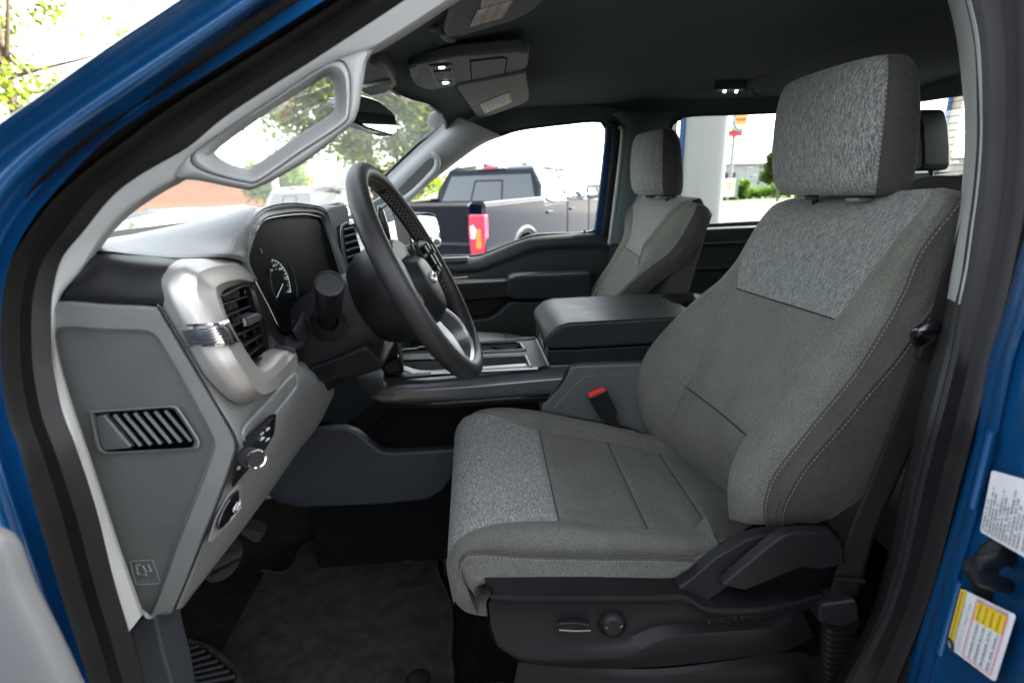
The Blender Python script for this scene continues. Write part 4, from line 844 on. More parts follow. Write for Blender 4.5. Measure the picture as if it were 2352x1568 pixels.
dbl = V3([(1939,708,.752),(1941,722,.75),(1929,752,.748),(1893,818,.745),(1842,886,.743),(1790,955,.742),(1742,1019,.74),(1705,1075,.735),(1690,1120,.733)])
stitches('stitching', dbl, M['thread'], ST, off=(-.013, -.006, .004), r=.0005)
dbl2 = V3([(1480,842,1.13),(1500,805,1.13),(1550,745,1.125),(1610,684,1.115),(1655,652,1.10),(1688,636,1.07)])
stitches('stitching', dbl2, M['thread'], ST, off=(-.008, -.006, .005), r=.0005)
hs = [a1[iA], a1[iA].lerp(a2[iB], .5)+Vector((.006, 0, -.002)), a2[iB]]
tube('seam', [q+Vector((-.001, 0, .0)) for q in hs], .0012, M['seam'], ST, n=20, seg=6)
tube('seam', [v1u[-1], v1u[-1].lerp(v2u[-1], .5)+Vector((.003, 0, -.001)), v2u[-1]], .0012, M['seam'], ST, n=20, seg=6)
# filler behind the upholstery
prism('backrest_core', [Vector((.66, .70, 1.40)), Vector((.56, .70, 1.0)), Vector((.52, .70, .80)), Vector((.62, .70, .78)), Vector((.74, .70, 1.38))], (0, .40, 0), M['fabd'], ST, .02)
# ---- headrest
def hrest(name, org, par, mats):
    # local frame: w across, h up, d front to back
    def hp(w_, h_, d): return org+Vector((d+ (h_-.09)*-.02, w_, h_))
    rows = []; NH, NW_ = 26, 40
    for i in range(NH+1):
        t = i/NH; h_ = .197*(.5-.5*math.cos(math.pi*t)); k = max(0, 1-abs(2*t-1)**2.6)**.5
        wd = (.130+.008*math.sin(math.pi*t))*(.80+.20*k) if 0 < i < NH else .09
        dp = .066*(.4+.6*k)*(1-.36*t*t); lean = -.008*math.sin(math.pi*t)-.026*t*t+.022
        row = []
        for j in range(NW_):
            a = 2*math.pi*j/NW_; c, s = math.cos(a), math.sin(a); e = .56
            x = math.copysign(abs(c)**e, c); y = math.copysign(abs(s)**.72, s)
            fr = .016*(1-x*x) if y < 0 else 0
            row.append(hp(x*wd, h_+.012*(y > 0)*0, lean+.05+y*dp-fr*.6))
        rows.append(row)
    # split: front (d<0 side, |x|<.93) tweed, remainder plain
    v = [q for r_ in rows for q in r_]; F = []; mi = []
    for i in range(NH):
        for j in range(NW_):
            F.append((i*NW_+j, i*NW_+(j+1) % NW_, (i+1)*NW_+(j+1) % NW_, (i+1)*NW_+j)); mi.append(0 if 20 <= j < 40 and 22 <= j <= 37 else 1)
    F.append(tuple(reversed(range(NW_)))); mi.append(1); F.append(tuple(NH*NW_+j for j in range(NW_))); mi.append(1)
    fr_ = [f for f, m_ in zip(F, mi) if m_ == 0]; ba = [f for f, m_ in zip(F, mi) if m_ == 1]
    def sub_(fs, nm, mt):
        idx = sorted({k for f in fs for k in f}); mp = {k: n for n, k in enumerate(idx)}
        me = mesh([v[k] for k in idx], [tuple(mp[k] for k in f) for f in fs], nm); ul = me.uv_layers.new(name='UVMap')
        for l in me.loops:
            k = idx[l.vertex_index]; i, j = divmod(k, NW_); ul.data[l.index].uv = (rows[i][j].z-org.z, rows[i][j].y-org.y)
        return link(me, nm, mt, par, 60)
    hb = sub_(ba, name, mats[1]); hf = sub_(fr_, name+'_insert', mats[0])
    for j in (22, 38):
        ln = [rows[i][j] for i in range(1, NH)]; stitches('stitching', ln, M['thread'], hb, off=(-.0005, -.0015 if j == 22 else .0015, 0), r=.0006)
    for s_ in (-.07, .07): tube('headrest_post', [org+Vector((.075, s_, .02)), org+Vector((.085, s_, -.05))], .006, M['dark'], hb, n=4, seg=10); box('post_guide', org+Vector((.062, s_, -.006)), (.03, .03, .008), M['grey'], hb, .003)
    return hb
hrest('headrest', Vector((.562, SY, 1.467)), ST, (M['tweed'], M['fabd']))
def VS(l): return [P(u, v, y-.024) for u, v, y in l]
# ---- plastic side shield
t0 = VS([(1113,1329,.668),(1200,1328,.668),(1350,1327,.668),(1500,1330,.668),(1580,1330,.668),(1650,1338,.668),(1760,1348,.668),(1884,1345,.668)])
t1 = VS([(1128,1366,.628),(1200,1368,.627),(1350,1368,.627),(1500,1367,.627),(1572,1366,.627),(1628,1394,.62),(1760,1392,.62),(1888,1364,.632)])
t1b = [q+Vector((0, -.0015, -.006)) for q in t1]
t2 = VS([(1122,1384,.638),(1200,1388,.636),(1350,1388,.636),(1500,1388,.636),(1575,1390,.636),(1632,1416,.634),(1760,1412,.634),(1872,1384,.64)])
t3 = VS([(1128,1440,.640),(1200,1462,.640),(1350,1468,.640),(1440,1462,.640),(1520,1436,.638),(1640,1430,.636),(1760,1424,.636),(1856,1396,.64)])
t4 = VS([(1142,1478,.638),(1210,1508,.632),(1350,1508,.628),(1440,1502,.625),(1540,1462,.622),(1660,1450,.622),(1785,1438,.624),(1845,1402,.634)])
t4b = [q+Vector((0, 0, -.005)) for q in t4]
t5 = VS([(1152,1492,.655),(1210,1522,.655),(1350,1534,.655),(1480,1532,.655),(1600,1522,.655),(1700,1510,.655),(1800,1495,.655),(1870,1462,.655)])
t6 = [q+Vector((.01, .08, -.01)) for q in t5]
sh = loft('side_shield', [[q+Vector((0, .05, 0)) for q in t0], t0, lr(t0, t1, .94), t1, t1b, t2, t3, t4, t4b, t5, t6], M['darkg'], ST, n=120, m=2, smooth=50, lin=True)
loft('shield_end', [VS([(1113,1329,.668),(1134,1362,.628),(1118,1380,.636),(1125,1435,.638),(1140,1475,.64),(1150,1490,.655)]), VS([(1110,1335,.76),(1128,1362,.76),(1116,1385,.76),(1122,1435,.76),(1138,1475,.76),(1150,1490,.76)])], M['darkg'], sh, n=30, m=2)
prism('shield_arm', VS([(1556,1350,.644),(1596,1326,.648),(1640,1285,.650),(1716,1238,.652),(1800,1222,.652),(1838,1228,.652),(1760,1285,.644),(1665,1355,.636),(1620,1388,.632),(1580,1368,.636)]), (0, .022, 0), M['darkg'], ST, .004, 3)
prism('recliner_cover', VS([(1656,1346,.622),(1690,1318,.622),(1780,1244,.622),(1806,1228,.622),(1835,1223,.622),(1915,1224,.622),(1938,1248,.622),(1944,1300,.622),(1880,1310,.622),(1846,1304,.622),(1800,1322,.622),(1714,1358,.622)]), (0, .02, 0), M['darkg'], ST, .005, 3)
prism('recliner_shadow', VS([(1640,1330,.668),(1850,1215,.668),(1930,1225,.668),(1935,1345,.668),(1880,1352,.668),(1660,1350,.668)]), (0, .06, 0), M['black'], ST, .004)  # black backing holds the shadow under the recliner cover as colour
pw = prism('seat_switch', VS([(1281,1432,.628),(1320,1431,.626),(1357,1434,.628),(1358,1448,.624),(1342,1463,.628),(1318,1466,.63),(1300,1465,.63),(1290,1455,.628)]), (0, .012, 0), M['dark'], ST, .003, 3)
tube('switch_ridge', VS([(1284,1446,.624),(1320,1448,.622),(1356,1447,.624)]), .0016, M['gun'], pw, n=12, seg=8)
kc = P(1408,1436,.608)
lk = lathe('lumbar_switch', [(.0001,-.004),(.014,-.004),(.0175,-.001),(.0185,.0),(.0195,-.003),(.0195,.008)], kc, (0, 1, 0), M['dark'], ST, 36, cap=False)
lathe('switch_bezel', [(.0195,-.0035),(.0215,-.001),(.022,.006)], kc, (0, 1, 0), M['darkg'], lk, 36, cap=False)
mb = MB()
for s_ in (-1, 1): mb.tube([kc+Vector((s_*.0135, -.0055, .004)), kc+Vector((s_*.009, -.0055, .001)), kc+Vector((s_*.0125, -.0055, .0045))], .0005, 4)
mb.build('switch_arrow', M['thread'], lk, 0)
fo = P(1622,1434,.605); textmesh('moulded_lettering', 'FORD', fo, P(1770,1412,.605)-fo, P(1618,1416,.605)-fo, 1.0, M['dark'], sh, fit=.98, lift=.001, bold=-.012)
box('seat_track', (.25, .70, .60), (.75, .05, .05), M['dark'], ST, .006); box('seat_track', (.25, 1.08, .60), (.75, .05, .05), M['dark'], ST, .006)
loft('track_cover', [V3([(1190,1520,.66),(1500,1535,.66),(1800,1498,.66),(1855,1500,.66)]), V3([(1180,1580,.65),(1500,1568,.65),(1790,1548,.65),(1860,1540,.65)]), V3([(1180,1640,.66),(1500,1640,.66),(1800,1620,.66),(1880,1600,.66)])], M['dark'], ST, n=30, m=3)
# ================================================================== passenger seat: the same seat, mirrored
def copytree(o, parent):
    c = o.copy(); COL.objects.link(c); c.parent = parent; c.matrix_parent_inverse = o.matrix_parent_inverse.copy()
    for ch in list(o.children): copytree(ch, c)
    return c
PS = ST.copy(); COL.objects.link(PS)
for ch in list(ST.children): copytree(ch, PS)
PS.scale = (1, -1, 1); PS.location = (.25-.045, 1.775, .5-.004); PS.rotation_euler = (0, R(1.5), 0)
tag(PS, 'smaller-looking dark grey fabric seat on the far side, in front of the white column', 'car seat', 'front seats')
# ================================================================== far door (part of the truck)
sl = [(940,600),(999,592),(1088,589),(1122,580),(1191,553),(1242,541),(1362,534),(1398,540)]
def dn(l, dv, k=0): return [(u, v+dv+k*(u-1200)/200) for u, v in l]
fd = loft('door', [PL(dn(sl, -2), .02), PL(sl, -.02), PL(dn(sl, 6), -.045), PL(dn(sl, 22), -.062), PL(dn(sl, 34), -.062), PL(dn(sl, 38), -.056), PL([(940,660),(999,655),(1088,652),(1122,650),(1191,640),(1242,632),(1362,625),(1398,622)], -.06), PL([(u, 760) for u, v in sl], -.05), PL([(u, 860) for u, v in sl], -.05)], M['door'], T, n=60, m=3)
fd['label'] = 'black inner trim of the far front door'
prism('sill_trim', PL([(985,594),(1076,590),(1076,600),(1000,605)], -.066), (0, .02, 0), M['gun'], fd, .002)
prism('grab_bar', A([(1020,652),(1060,650),(1170,644),(1171,682),(1060,692),(1020,694)], 1.93), (0, .09, 0), M['darkg'], fd, .006)
prism('armrest', A([(1166,640),(1186,633),(1300,629),(1360,626),(1360,684),(1186,690),(1166,684)], 1.91), (0, .12, 0), M['vinyl'], fd, .012, 3)
tube('switch_trim', A([(1022,642),(1074,637)], 1.96), .004, M['gun'], fd, n=4, seg=8)
prism('map_pocket', A([(980,740),(1110,732),(1132,724),(1168,692),(1420,690),(1420,840),(980,840)], 1.95), (0, .07, 0), M['dark'], fd, .008)
prism('lower_door_panel', A([(980,742),(1120,732),(1142,722),(1175,693),(1420,693),(1420,840),(980,840)], 1.93), (0, .02, 0), M['door'], fd, .008)
tube('lock_pin', PL([(1343,528),(1343,536)], -.02), .004, M['dark'], fd, n=4, seg=8)
# rear door inner panel and rear quarter
rd = loft('door', [PL([(1480,524),(1560,522),(1740,514),(1990,506)], .0), PL([(1480,530),(1560,528),(1740,520),(1990,512)], -.04), PL([(1480,545),(1560,543),(1740,535),(1990,528)], -.05), PL([(1480,585),(1560,583),(1740,575),(1990,568)], -.055), PL([(1480,700),(1560,700),(1740,700),(1990,700)], -.05)], M['door'], T, n=30, m=3)
tube('trim_ledge', PL([(1500,566),(1600,562),(1740,556),(1900,548)], -.065), .008, M['dark'], rd, n=20, seg=8)
tube('trim_ledge', PL([(1500,622),(1600,618),(1740,612),(1900,604)], -.07), .012, M['dark'], rd, n=20, seg=8)
# outside mirror of the far door
ml = [(938,492),(988,488),(1000,493),(1005,505),(1014,545),(1015,564),(1008,575),(980,579),(945,580)]
mr = prism('side_mirror', A(ml, 2.30), (-.08, .10, 0), M['dark'], T, .006, 3)
mg = crv(A(shrink(ml, .80), 2.28), 40, True); cx_ = sum(mg, Vector())/40
mg = [q+Vector((0, (q.x-cx_.x)*.62+.008, 0)) for q in mg]
link(mesh([q+Vector((.004, -.022, 0)) for q in mg], [tuple(range(40))]), 'mirror_pane', M['mirror'], mr, 0)
lathe('puddle_lamp', [(.0001,.01),(.016,.01),(.02,.004),(.021,-.01)], P(1002,556,2.25), (.35,-.9,0), M['chrome'], mr, 24)
# ================================================================== centre console
CC = thing('centre_console', 'centre console with black padded armrest, gunmetal trim and open trays', 'centre console', (.1, 1.28, .5))
ar = [(1256,802),(1252,786),(1259,769),(1280,750),(1307,742),(1420,736),(1560,728),(1620,730),(1620,786),(1498,791),(1328,801)]
arm = prism('armrest', crv(A(ar, 1.145), 60, True) if False else A(ar, 1.145), (0, .28, 0), M['vinyl'], CC, .014, 4, smooth=60)
stitches('stitching', A([(1256,800),(1255,786),(1262,770),(1283,753),(1310,746),(1420,740),(1560,732)], 1.1445), M['threadd'], arm, off=(0, -.0025, 0), r=.0005)
stitches('stitching', [q+Vector((0, .27, .004)) for q in A([(1283,753),(1310,743),(1420,737),(1560,729)], 1.145)], M['threadd'], arm, r=.0005)
prism('armrest_base', A([(1258,804),(1328,803),(1498,793),(1620,788),(1620,828),(1464,832),(1258,839)], 1.155), (0, .26, 0), M['dark'], CC, .004)
prism('armrest_latch', A([(1247,782),(1256,778),(1258,800),(1250,806)], 1.2), (0, .10, 0), M['piano'], CC, .003)
ZT = 1.083
def zt(l, dz=0): return [PZ(u, v, ZT+dz) for u, v in l]
fillholes('tray_frame', zt([(890,806),(1083,787),(1229,776),(1262,841),(1235,846),(1010,862),(880,872)]), [zt([(900,808),(1085,793),(1185,787),(1197,792),(1204,804),(1100,809),(905,817)]), zt([(900,830),(1206,818),(1219,842),(1110,849),(1010,856),(890,864)])], M['darkg'], CC, thick=.006)
for l in ([(960,799),(1083,788),(1229,777)], [(990,814),(1100,809),(1203,804)], [(990,825),(1206,817)], [(1197,790),(1206,804)], [(1208,818),(1220,843)], [(1232,780),(1262,841)]): tube('tray_rail', zt(l, .004), .0042, M['gun'], CC, n=12, seg=8)
for l in ([(990,858),(1110,852),(1235,846)],): tube('tray_rail', zt(l, .004), .0035, M['brushed'], CC, n=12, seg=8)
prism('tray_floor', zt([(930,802),(1083,787),(1229,776),(1262,841),(1010,862),(900,868)], -.07), (0, 0, -.01), M['black'], CC, 0)
c_ = PZ(1150,798,ZT-.012)
for dx in (-.10, 0.02): tube('cup_holder', [c_+Vector((dx+.042*math.cos(a*.35), .02+.042*math.sin(a*.35), 0)) for a in range(18)], .004, M['dark'], CC, n=40, seg=8, closed=True)
Tt = pm([(820,859,1.19),(858,851,1.18),(914,849,1.165),(958,861,1.15),(1006,861,1.15),(1120,852,1.15),(1235,844,1.15),(1306,841,1.15)])
Tr = pm([(822,880,1.17),(850,888,1.14),(883,888,1.12),(941,894,1.112),(1010,891,1.112),(1110,884,1.112),(1210,875,1.112),(1292,868,1.112)])
Tb = pm([(834,902,1.16),(850,912,1.13),(883,924,1.117),(941,927,1.117),(1010,924,1.117),(1100,918,1.117),(1190,911,1.117),(1264,905,1.117)])
sdt = loft('console_side_trim', [[q+Vector((0, .03, .002)) for q in Tt], Tt, [q+Vector((0, -.004, .004)) for q in lerprow(Tt, Tr, .5, 40)], Tr, [q+Vector((0, -.002, 0)) for q in lerprow(Tr, Tb, .2, 40)], Tb, [q+Vector((0, .03, 0)) for q in Tb]], M['gun'], CC, n=70, m=3, smooth=60)
sdt['label'] = 'gunmetal side trim of the console'
tube('trim_edge', [q+Vector((0, .001, .002)) for q in Tt[2:]], .0016, M['brushed'], sdt, n=50, seg=6)
prism('trim_underline', pm([(850,916,1.14),(883,928,1.125),(1010,929,1.125),(1262,910,1.125),(1256,922,1.13),(1010,938,1.13),(870,938,1.14)]), (0, .03, 0), M['dark'], CC, .003)
spn = prism('console_side_panel', A([(1312,841),(1340,838),(1500,834),(1560,834),(1560,1040),(1500,1005),(1440,985),(1330,965),(1240,948),(1246,930),(1292,880)], 1.135), (0, .25, 0), M['grey2'], CC, .008, 3)
prism('panel_relief', A([(1345,862),(1520,856),(1530,1020),(1440,980),(1300,955),(1268,940),(1320,884)], 1.1325), (0, .004, 0), M['grey2'], spn, .002)
lwp = [(612,1138),(650,1075),(690,1020),(722,990),(757,984),(792,984),(820,994),(850,1018),(872,1036),(900,1040),(980,1036),(1060,1030),(1050,1080),(1020,1125),(985,1148),(880,1160),(690,1168),(640,1157)]
prism('lower_bin', A(lwp, 1.15), (0, .03, 0), M['slate'], CC, .008, 3, smooth=60)  # darker plastic puts the footwell's shade into the bin's colour
prism('console_core', [Vector((-.48, 1.19, .50)), Vector((1.0, 1.19, .50)), Vector((1.0, 1.19, 1.02)), Vector((-.2, 1.19, 1.02)), Vector((-.30, 1.19, .92)), Vector((-.48, 1.19, .80))], (0, .22, 0), M['black'], CC, .01)
prism('cup_holder_rear', A([(1535,700),(1570,690),(1640,690),(1640,720),(1560,722)], 1.3), (0, .1, 0), M['piano'], CC, .004)
# ================================================================== belt buckle, belts
BK = thing('belt_buckle', 'black seat belt buckle with red release button beside the console', 'buckle', tuple(P(1390,960,1.10)))
prism('buckle_body', A([(1353,915),(1389,899),(1397,903),(1419,948),(1416,958),(1386,966),(1376,958)], 1.09), (0, .02, 0), M['dark'], BK, .003, 3)
prism('release_button', A([(1352,911),(1354,905),(1386,892),(1391,894),(1392,901),(1356,917)], 1.092), (0, .015, 0), M['red'], BK, .002)
prism('buckle_stalk', A([(1388,962),(1412,956),(1440,1000),(1418,1010)], 1.095), (0, .006, 0), M['belt'], BK, .001)
SBT = thing('seat_belt', 'dark brown seat belt hanging beside the near seat with ribbed boot', 'seat belt', tuple(P(1930,1480,.6)))
bl = [(2215,480,.60),(2190,568,.60),(2156,654,.61),(2129,756,.62),(2095,842,.625),(2054,961,.625),(2023,1040,.625),(1992,1121,.62),(1958,1200,.615),(1917,1321,.61),(1900,1390,.61)]
br = [(2245,500,.60),(2225,600,.60),(2200,690,.60),(2180,780,.61),(2150,870,.61),(2115,975,.615),(2086,1050,.615),(2046,1140,.61),(2012,1220,.605),(1986,1310,.60),(1966,1385,.60)]
loft('webbing', [V3(bl), lerprow(V3(bl), V3(br), .5), V3(br)], M['belt'], SBT, n=60, m=3, thick=.0018)
tube('belt_bar', V3([(1917,1328,.598),(1985,1334,.592)]), .004, M['dark'], SBT, n=6, seg=8)
mb = MB()
for k in range(9):
    for j in range(3):
        a = P(1908+7*k+2*j, 1346+j*7+k*.6, .597); mb.tube([a, a+Vector((.003, 0, -.003))], .0006, 4)
mb.build('belt_stitching', M['dark'], SBT, 0)
bo = V3([(1883,1398,.60),(1890,1388,.60),(1968,1378,.585),(1972,1390,.585),(1975,1425,.582),(1930,1440,.582),(1880,1430,.60)])
prism('boot_collar', bo, (0, .03, 0), M['dark'], SBT, .004, 3)
G = []
for k in range(61):
    t = k/60; yv = 1425+t*200; w_ = 1+.05*math.cos(k*2*math.pi/4.0); cxu = 1929-t*8
    sec = []
    for j in range(20):
        a = 2*math.pi*j/20; c, s = math.cos(a), math.sin(a); x = math.copysign(abs(c)**.6, c); y = math.copysign(abs(s)**.6, s)
        q = P(cxu, yv, .60); sec.append(q+Vector((x*.0265*w_, y*.014*w_, 0)))
    G.append(sec)
grid(G, 'ribbed_boot', M['dark'], SBT, closed=True, cap=True, smooth=60)
gd = thing('belt_guide', 'small black belt guide loop on the pillar beside the near seat', 'belt guide', tuple(P(2140,790,.6)))
tube('guide_arm', V3([(2190,765,.585),(2150,752,.58),(2118,757,.582),(2104,772,.59),(2110,786,.60),(2130,782,.60)]), .008, M['piano'], gd, n=30, seg=10)
prism('guide_plate', V3([(2120,795,.59),(2160,770,.59),(2172,800,.59),(2150,830,.59),(2108,828,.595)]), (0, .012, 0), M['dark'], gd, .004)
# ================================================================== things under the roof
OC = thing('overhead_console', 'grey overhead console with two lit map lamps and a sunglasses bin', 'overhead console', (0, 1.25, 1.72))
ZO = 1.726
def zo(l, dz=0): return [PZ(u, v, ZO+dz) for u, v in l]
oc = [(938,160),(942,153),(955,149),(1054,129),(1190,119),(1212,122),(1216,130),(1212,152),(1204,168),(1180,174),(1088,192),(993,208),(966,203),(948,186)]
prism('housing', zo(oc), (0, 0, .022), M['liner2'], OC, .006, 3)
for l, w_ in (([(1080,141),(1084,193)], .0012), ([(1080,141),(1150,133),(1161,134),(1164,142),(1157,174),(1150,178),(1084,193)], .0012)): tube('bin_joint', zo(l, -.001), w_, M['seam'], OC, n=40, seg=5)
lf = prism('lamp_panel', zo([(985,153),(1038,149),(1048,195),(1004,201)], -.003), (0, 0, .006), M['grey2'], OC, .002)
prism('lamp_panel_front', zo([(940,160),(958,152),(972,205),(955,194),(945,182)], -.002), (0, 0, .006), M['dark'], OC, .003)
prism('switch_block', zo([(996,166),(1036,163),(1041,180),(1002,186)], -.006), (0, 0, .006), M['dark'], lf, .002)
for u, v in ((1015,157), (1024,191.5)):
    prism('lens', zo([(u-17, v-3.5), (u+15, v-5), (u+16, v+3.5), (u-15, v+5)], -.005), (0, 0, .003), M['liner2'], lf, .001)
    prism('lamp', zo([(u-7, v-1.2), (u+6, v-1.8), (u+6.5, v+1.2), (u-6, v+1.8)], -.0065), (0, 0, .002), M['lamp'], lf, .0006)
def visor(name, label, zl, loop, lab_, strip, arm):
    V = thing(name, label, 'sun visor', tuple(PZ(*loop[0], zl)), 'sun visors')
    b_ = prism('visor_panel', [PZ(u, v, zl) for u, v in loop], (0, 0, .009), M['liner2'], V, .004, 4, smooth=60)
    for li, (lc, sc_) in enumerate(zip(lab_, strip)):
        link(mesh([PZ(u, v, zl-.0015) for u, v in lc], [(0, 1, 2, 3)]), 'warning_label', M['white'], V, 0)
        def at_(x, y):
            u = (lc[0][0]*(1-x)+lc[1][0]*x)*(1-y)+(lc[3][0]*(1-x)+lc[2][0]*x)*y; v = (lc[0][1]*(1-x)+lc[1][1]*x)*(1-y)+(lc[3][1]*(1-x)+lc[2][1]*x)*y
            return PZ(u, v, zl-.0022)
        for x0, x1 in sc_: link(mesh([at_(x0, 0), at_(x1, 0), at_(x1, 1), at_(x0, 1)], [(0, 1, 2, 3)]), 'label_strip', M['orange'], V, 0)
        mb = MB()
        for k in range(14):
            x = .05+.9*k/14
            if any(x0-.03 < x < x1 for x0, x1 in sc_): continue
            y1_ = .55+.4*random.random(); mb.add([at_(x, .06), at_(x+.018, .06), at_(x+.018, y1_), at_(x, y1_)], [(0, 1, 2, 3)])
        mb.build('label_print', M['inkg'], V, 0)
    if arm: tube('visor_arm', [PZ(u, v, zl+d) for u, v, d in arm], .006, M['liner2'], V, n=20, seg=8)
    return V
visor('sun_visor', 'grey sun visor cut off by the top edge, with orange and white warning label', 1.720, [(1048,-40),(1037,0),(1019,74),(1026,86),(1058,85),(1177,50),(1222,28),(1256,-6),(1270,-40)],
      [[(1079,63),(1155,41),(1180,0),(1097,24)], [(1104,20),(1108,-15),(1190,-40),(1186,-4)]], [[(.0+.30,.36),(.62,.68),(.93,1)], [(.5,.6)]], [(985,62,.03),(995,64,.015),(1012,70,.008),(1022,84,.008),(1040,90,.01)])
visor('sun_visor', 'grey folded sun visor on the far side with pale warning label', 1.720, [(1048,200),(1096,269),(1102,272),(1122,268),(1200,240),(1214,230),(1216,218),(1207,168)],
      [[(1102,240),(1170,212),(1177,235),(1114,261)]], [[(.91,1)]], [(1050,198,.004),(1062,200,.01),(1075,197,.02)])
RM = thing('rear_view_mirror', 'black framed rear-view mirror under the windscreen header', 'mirror', tuple(P(865,260,1.25)))
def ym(u): return 1.13+.27*(u-817)/95
mlp = [(826,216),(845,221),(872,231),(902,256),(910,266),(914,290),(913,307),(905,313),(880,306),(843,294),(816,280),(812,250)]
mp0, mn = P(866, 265, 1.25), Vector((.84, -.53, -.04)); mpl = plane(mp0, mp0+mn.orthogonal(), mp0+mn.cross(mn.orthogonal()))
mh = prism('mirror_housing', [mpl(u, v) for u, v in mlp], (-.035, .01, .0), M['piano'], RM, .006, 3)
ctr = (865, 265)
link(mesh([mpl(ctr[0]+(u-ctr[0])*.92, ctr[1]+(v-ctr[1])*.90)*.998+CAM*.002 for u, v in mlp], [tuple(range(len(mlp)))]), 'mirror_pane', M['mirror'], RM, 0)
tube('mirror_arm', [P(830,262,1.24), P(790,240,1.26), P(760,235,1.28)], .010, M['piano'], RM, n=10, seg=10)
prism('camera_shroud', [PZ(u, v, 1.69) for u, v in ((838,140),(868,150),(893,165),(912,200),(890,214),(850,222),(828,212),(826,170))], (0, 0, .05), M['dark'], RM, .008, 3)
shr = prism('shroud_cover', [PZ(u, v, 1.683) for u, v in ((832,205),(870,196),(898,193),(901,205),(880,212),(846,219))], (0, 0, .012), M['grey2'], RM, .003)
# rear dome lamps + coat hook on the lining
RL = thing('dome_lamp', 'pair of small lit reading lamps in the rear roof lining', 'lamp', tuple(PZ(1676,212,1.765)))
prism('lamp_base', [PZ(u, v, 1.762) for u, v in ((1640,206),(1712,203),(1714,219),(1642,222))], (0, 0, .03), M['liner'], RL, .004)
for u in (1664, 1691): lathe('lamp', [(.0001,0),(.004,0),(.0048,.003),(.0055,.008)], PZ(u, 213, 1.756), (0, 0, 1), M['lamp'], RL, 16, sy=.7)
CH = thing('coat_hook', 'small dark coat hook beside the rear reading lamps', 'coat hook', tuple(PZ(1740,213,1.76)))
tube('hook', [PZ(1728,206,1.762), PZ(1728,214,1.755), PZ(1742,220,1.752), PZ(1752,212,1.756)], .004, M['liner'], CH, n=20, seg=8)
# ================================================================== floor fittings
def fz(l, z=.506): return [PZ(u, v, z) for u, v in l]
mt_o = [(360,1470),(420,1440),(470,1405),(540,1345),(600,1318),(650,1322),(676,1300),(690,1270),(715,1250),(760,1243),(900,1240),(985,1238),(1000,1250),(1003,1290),(1010,1330),(1030,1375),(1040,1420),(1036,1500),(1032,1600),(900,1700),(500,1700)]
FM = tag(prism('floor_mat', crv(fz(mt_o), 90, True), (0, 0, .010), M['mat'], None, .003), 'black carpet floor mat in the driver footwell', 'floor mat')
tube('mat_border', [q+Vector((0, 0, .010)) for q in fz(mt_o[3:])], .0045, M['mat'], FM, n=120, seg=8)
for u, v in ((940,1278), (960,1560)): lathe('mat_fastener', [(.0001,.006),(.012,.006),(.022,.004),(.026,0)], PZ(u, v, .517), (0, 0, 1), M['dark'], FM, 24)
FR = tag(prism('foot_rest', fz([(372,1494),(392,1490),(440,1508),(512,1568),(560,1640),(380,1640)], .56), (0, 0, -.03), M['dark'], None, .004), 'ribbed black foot rest by the door sill', 'foot rest')
for k in range(7):
    q0, q1 = PZ(374+1*k, 1500+11*k, .560), PZ(425+14*k, 1502+12*k, .562); tube('rib', [q0, q0.lerp(q1, .5), q1+Vector((.02, .02, 0))], .006, M['dark'], FR, n=8, seg=8)
tube('mat_edge_roll', fz([(365,1466),(420,1470),(475,1488),(520,1520),(548,1555),(556,1600)], .55), .008, M['mat'], FM, n=40, seg=8)
def pedal(name, label, loop, Y, nr, arm):
    o = thing(name, label, 'pedal', tuple(P(*loop[0], Y)))
    def q(u, v): return P(u, v, Y+ (v-loop[0][1])*-.0012)
    pd = prism('pad', crv([q(u, v) for u, v in loop], 36, True), (-.02, .02, -.01), M['pedal'], o, .003)
    us = [p[0] for p in loop]; vs2 = [p[1] for p in loop]
    L_ = len(loop)//2
    for k in range(nr):
        t = (k+.7)/(nr+.4); a = loop[0]; 
        e0 = (loop[0][0]+(loop[-1][0]-loop[0][0])*t, loop[0][1]+(loop[-1][1]-loop[0][1])*t); e1 = (loop[1][0]+(loop[2][0]-loop[1][0])*t, loop[1][1]+(loop[2][1]-loop[1][1])*t)
        tube('tread_rib', [q(*e0)+Vector((.003, -.004, .003)), q(*e1)+Vector((.003, -.004, .003))], .0022, M['dark'], pd, n=3, seg=5)
    tube('pedal_arm', [q(sum(us)/len(us), min(vs2)+10)+Vector((-.02, .02, 0)), q(*arm)+Vector((-.03, .05, .06))], .009, M['dark'], o, n=6, seg=8)
pedal('brake_pedal', 'wide ribbed brake pedal with a row of tread bars under the dashboard', [(524,1238),(557,1250),(553,1285),(532,1318),(504,1334),(480,1326)], .92, 12, (548,1200))
pedal('accelerator_pedal', 'narrow accelerator pedal to the far side of the brake pedal', [(562,1182),(614,1202),(606,1228),(594,1245),(580,1240),(548,1212)], 1.06, 9, (590,1150))
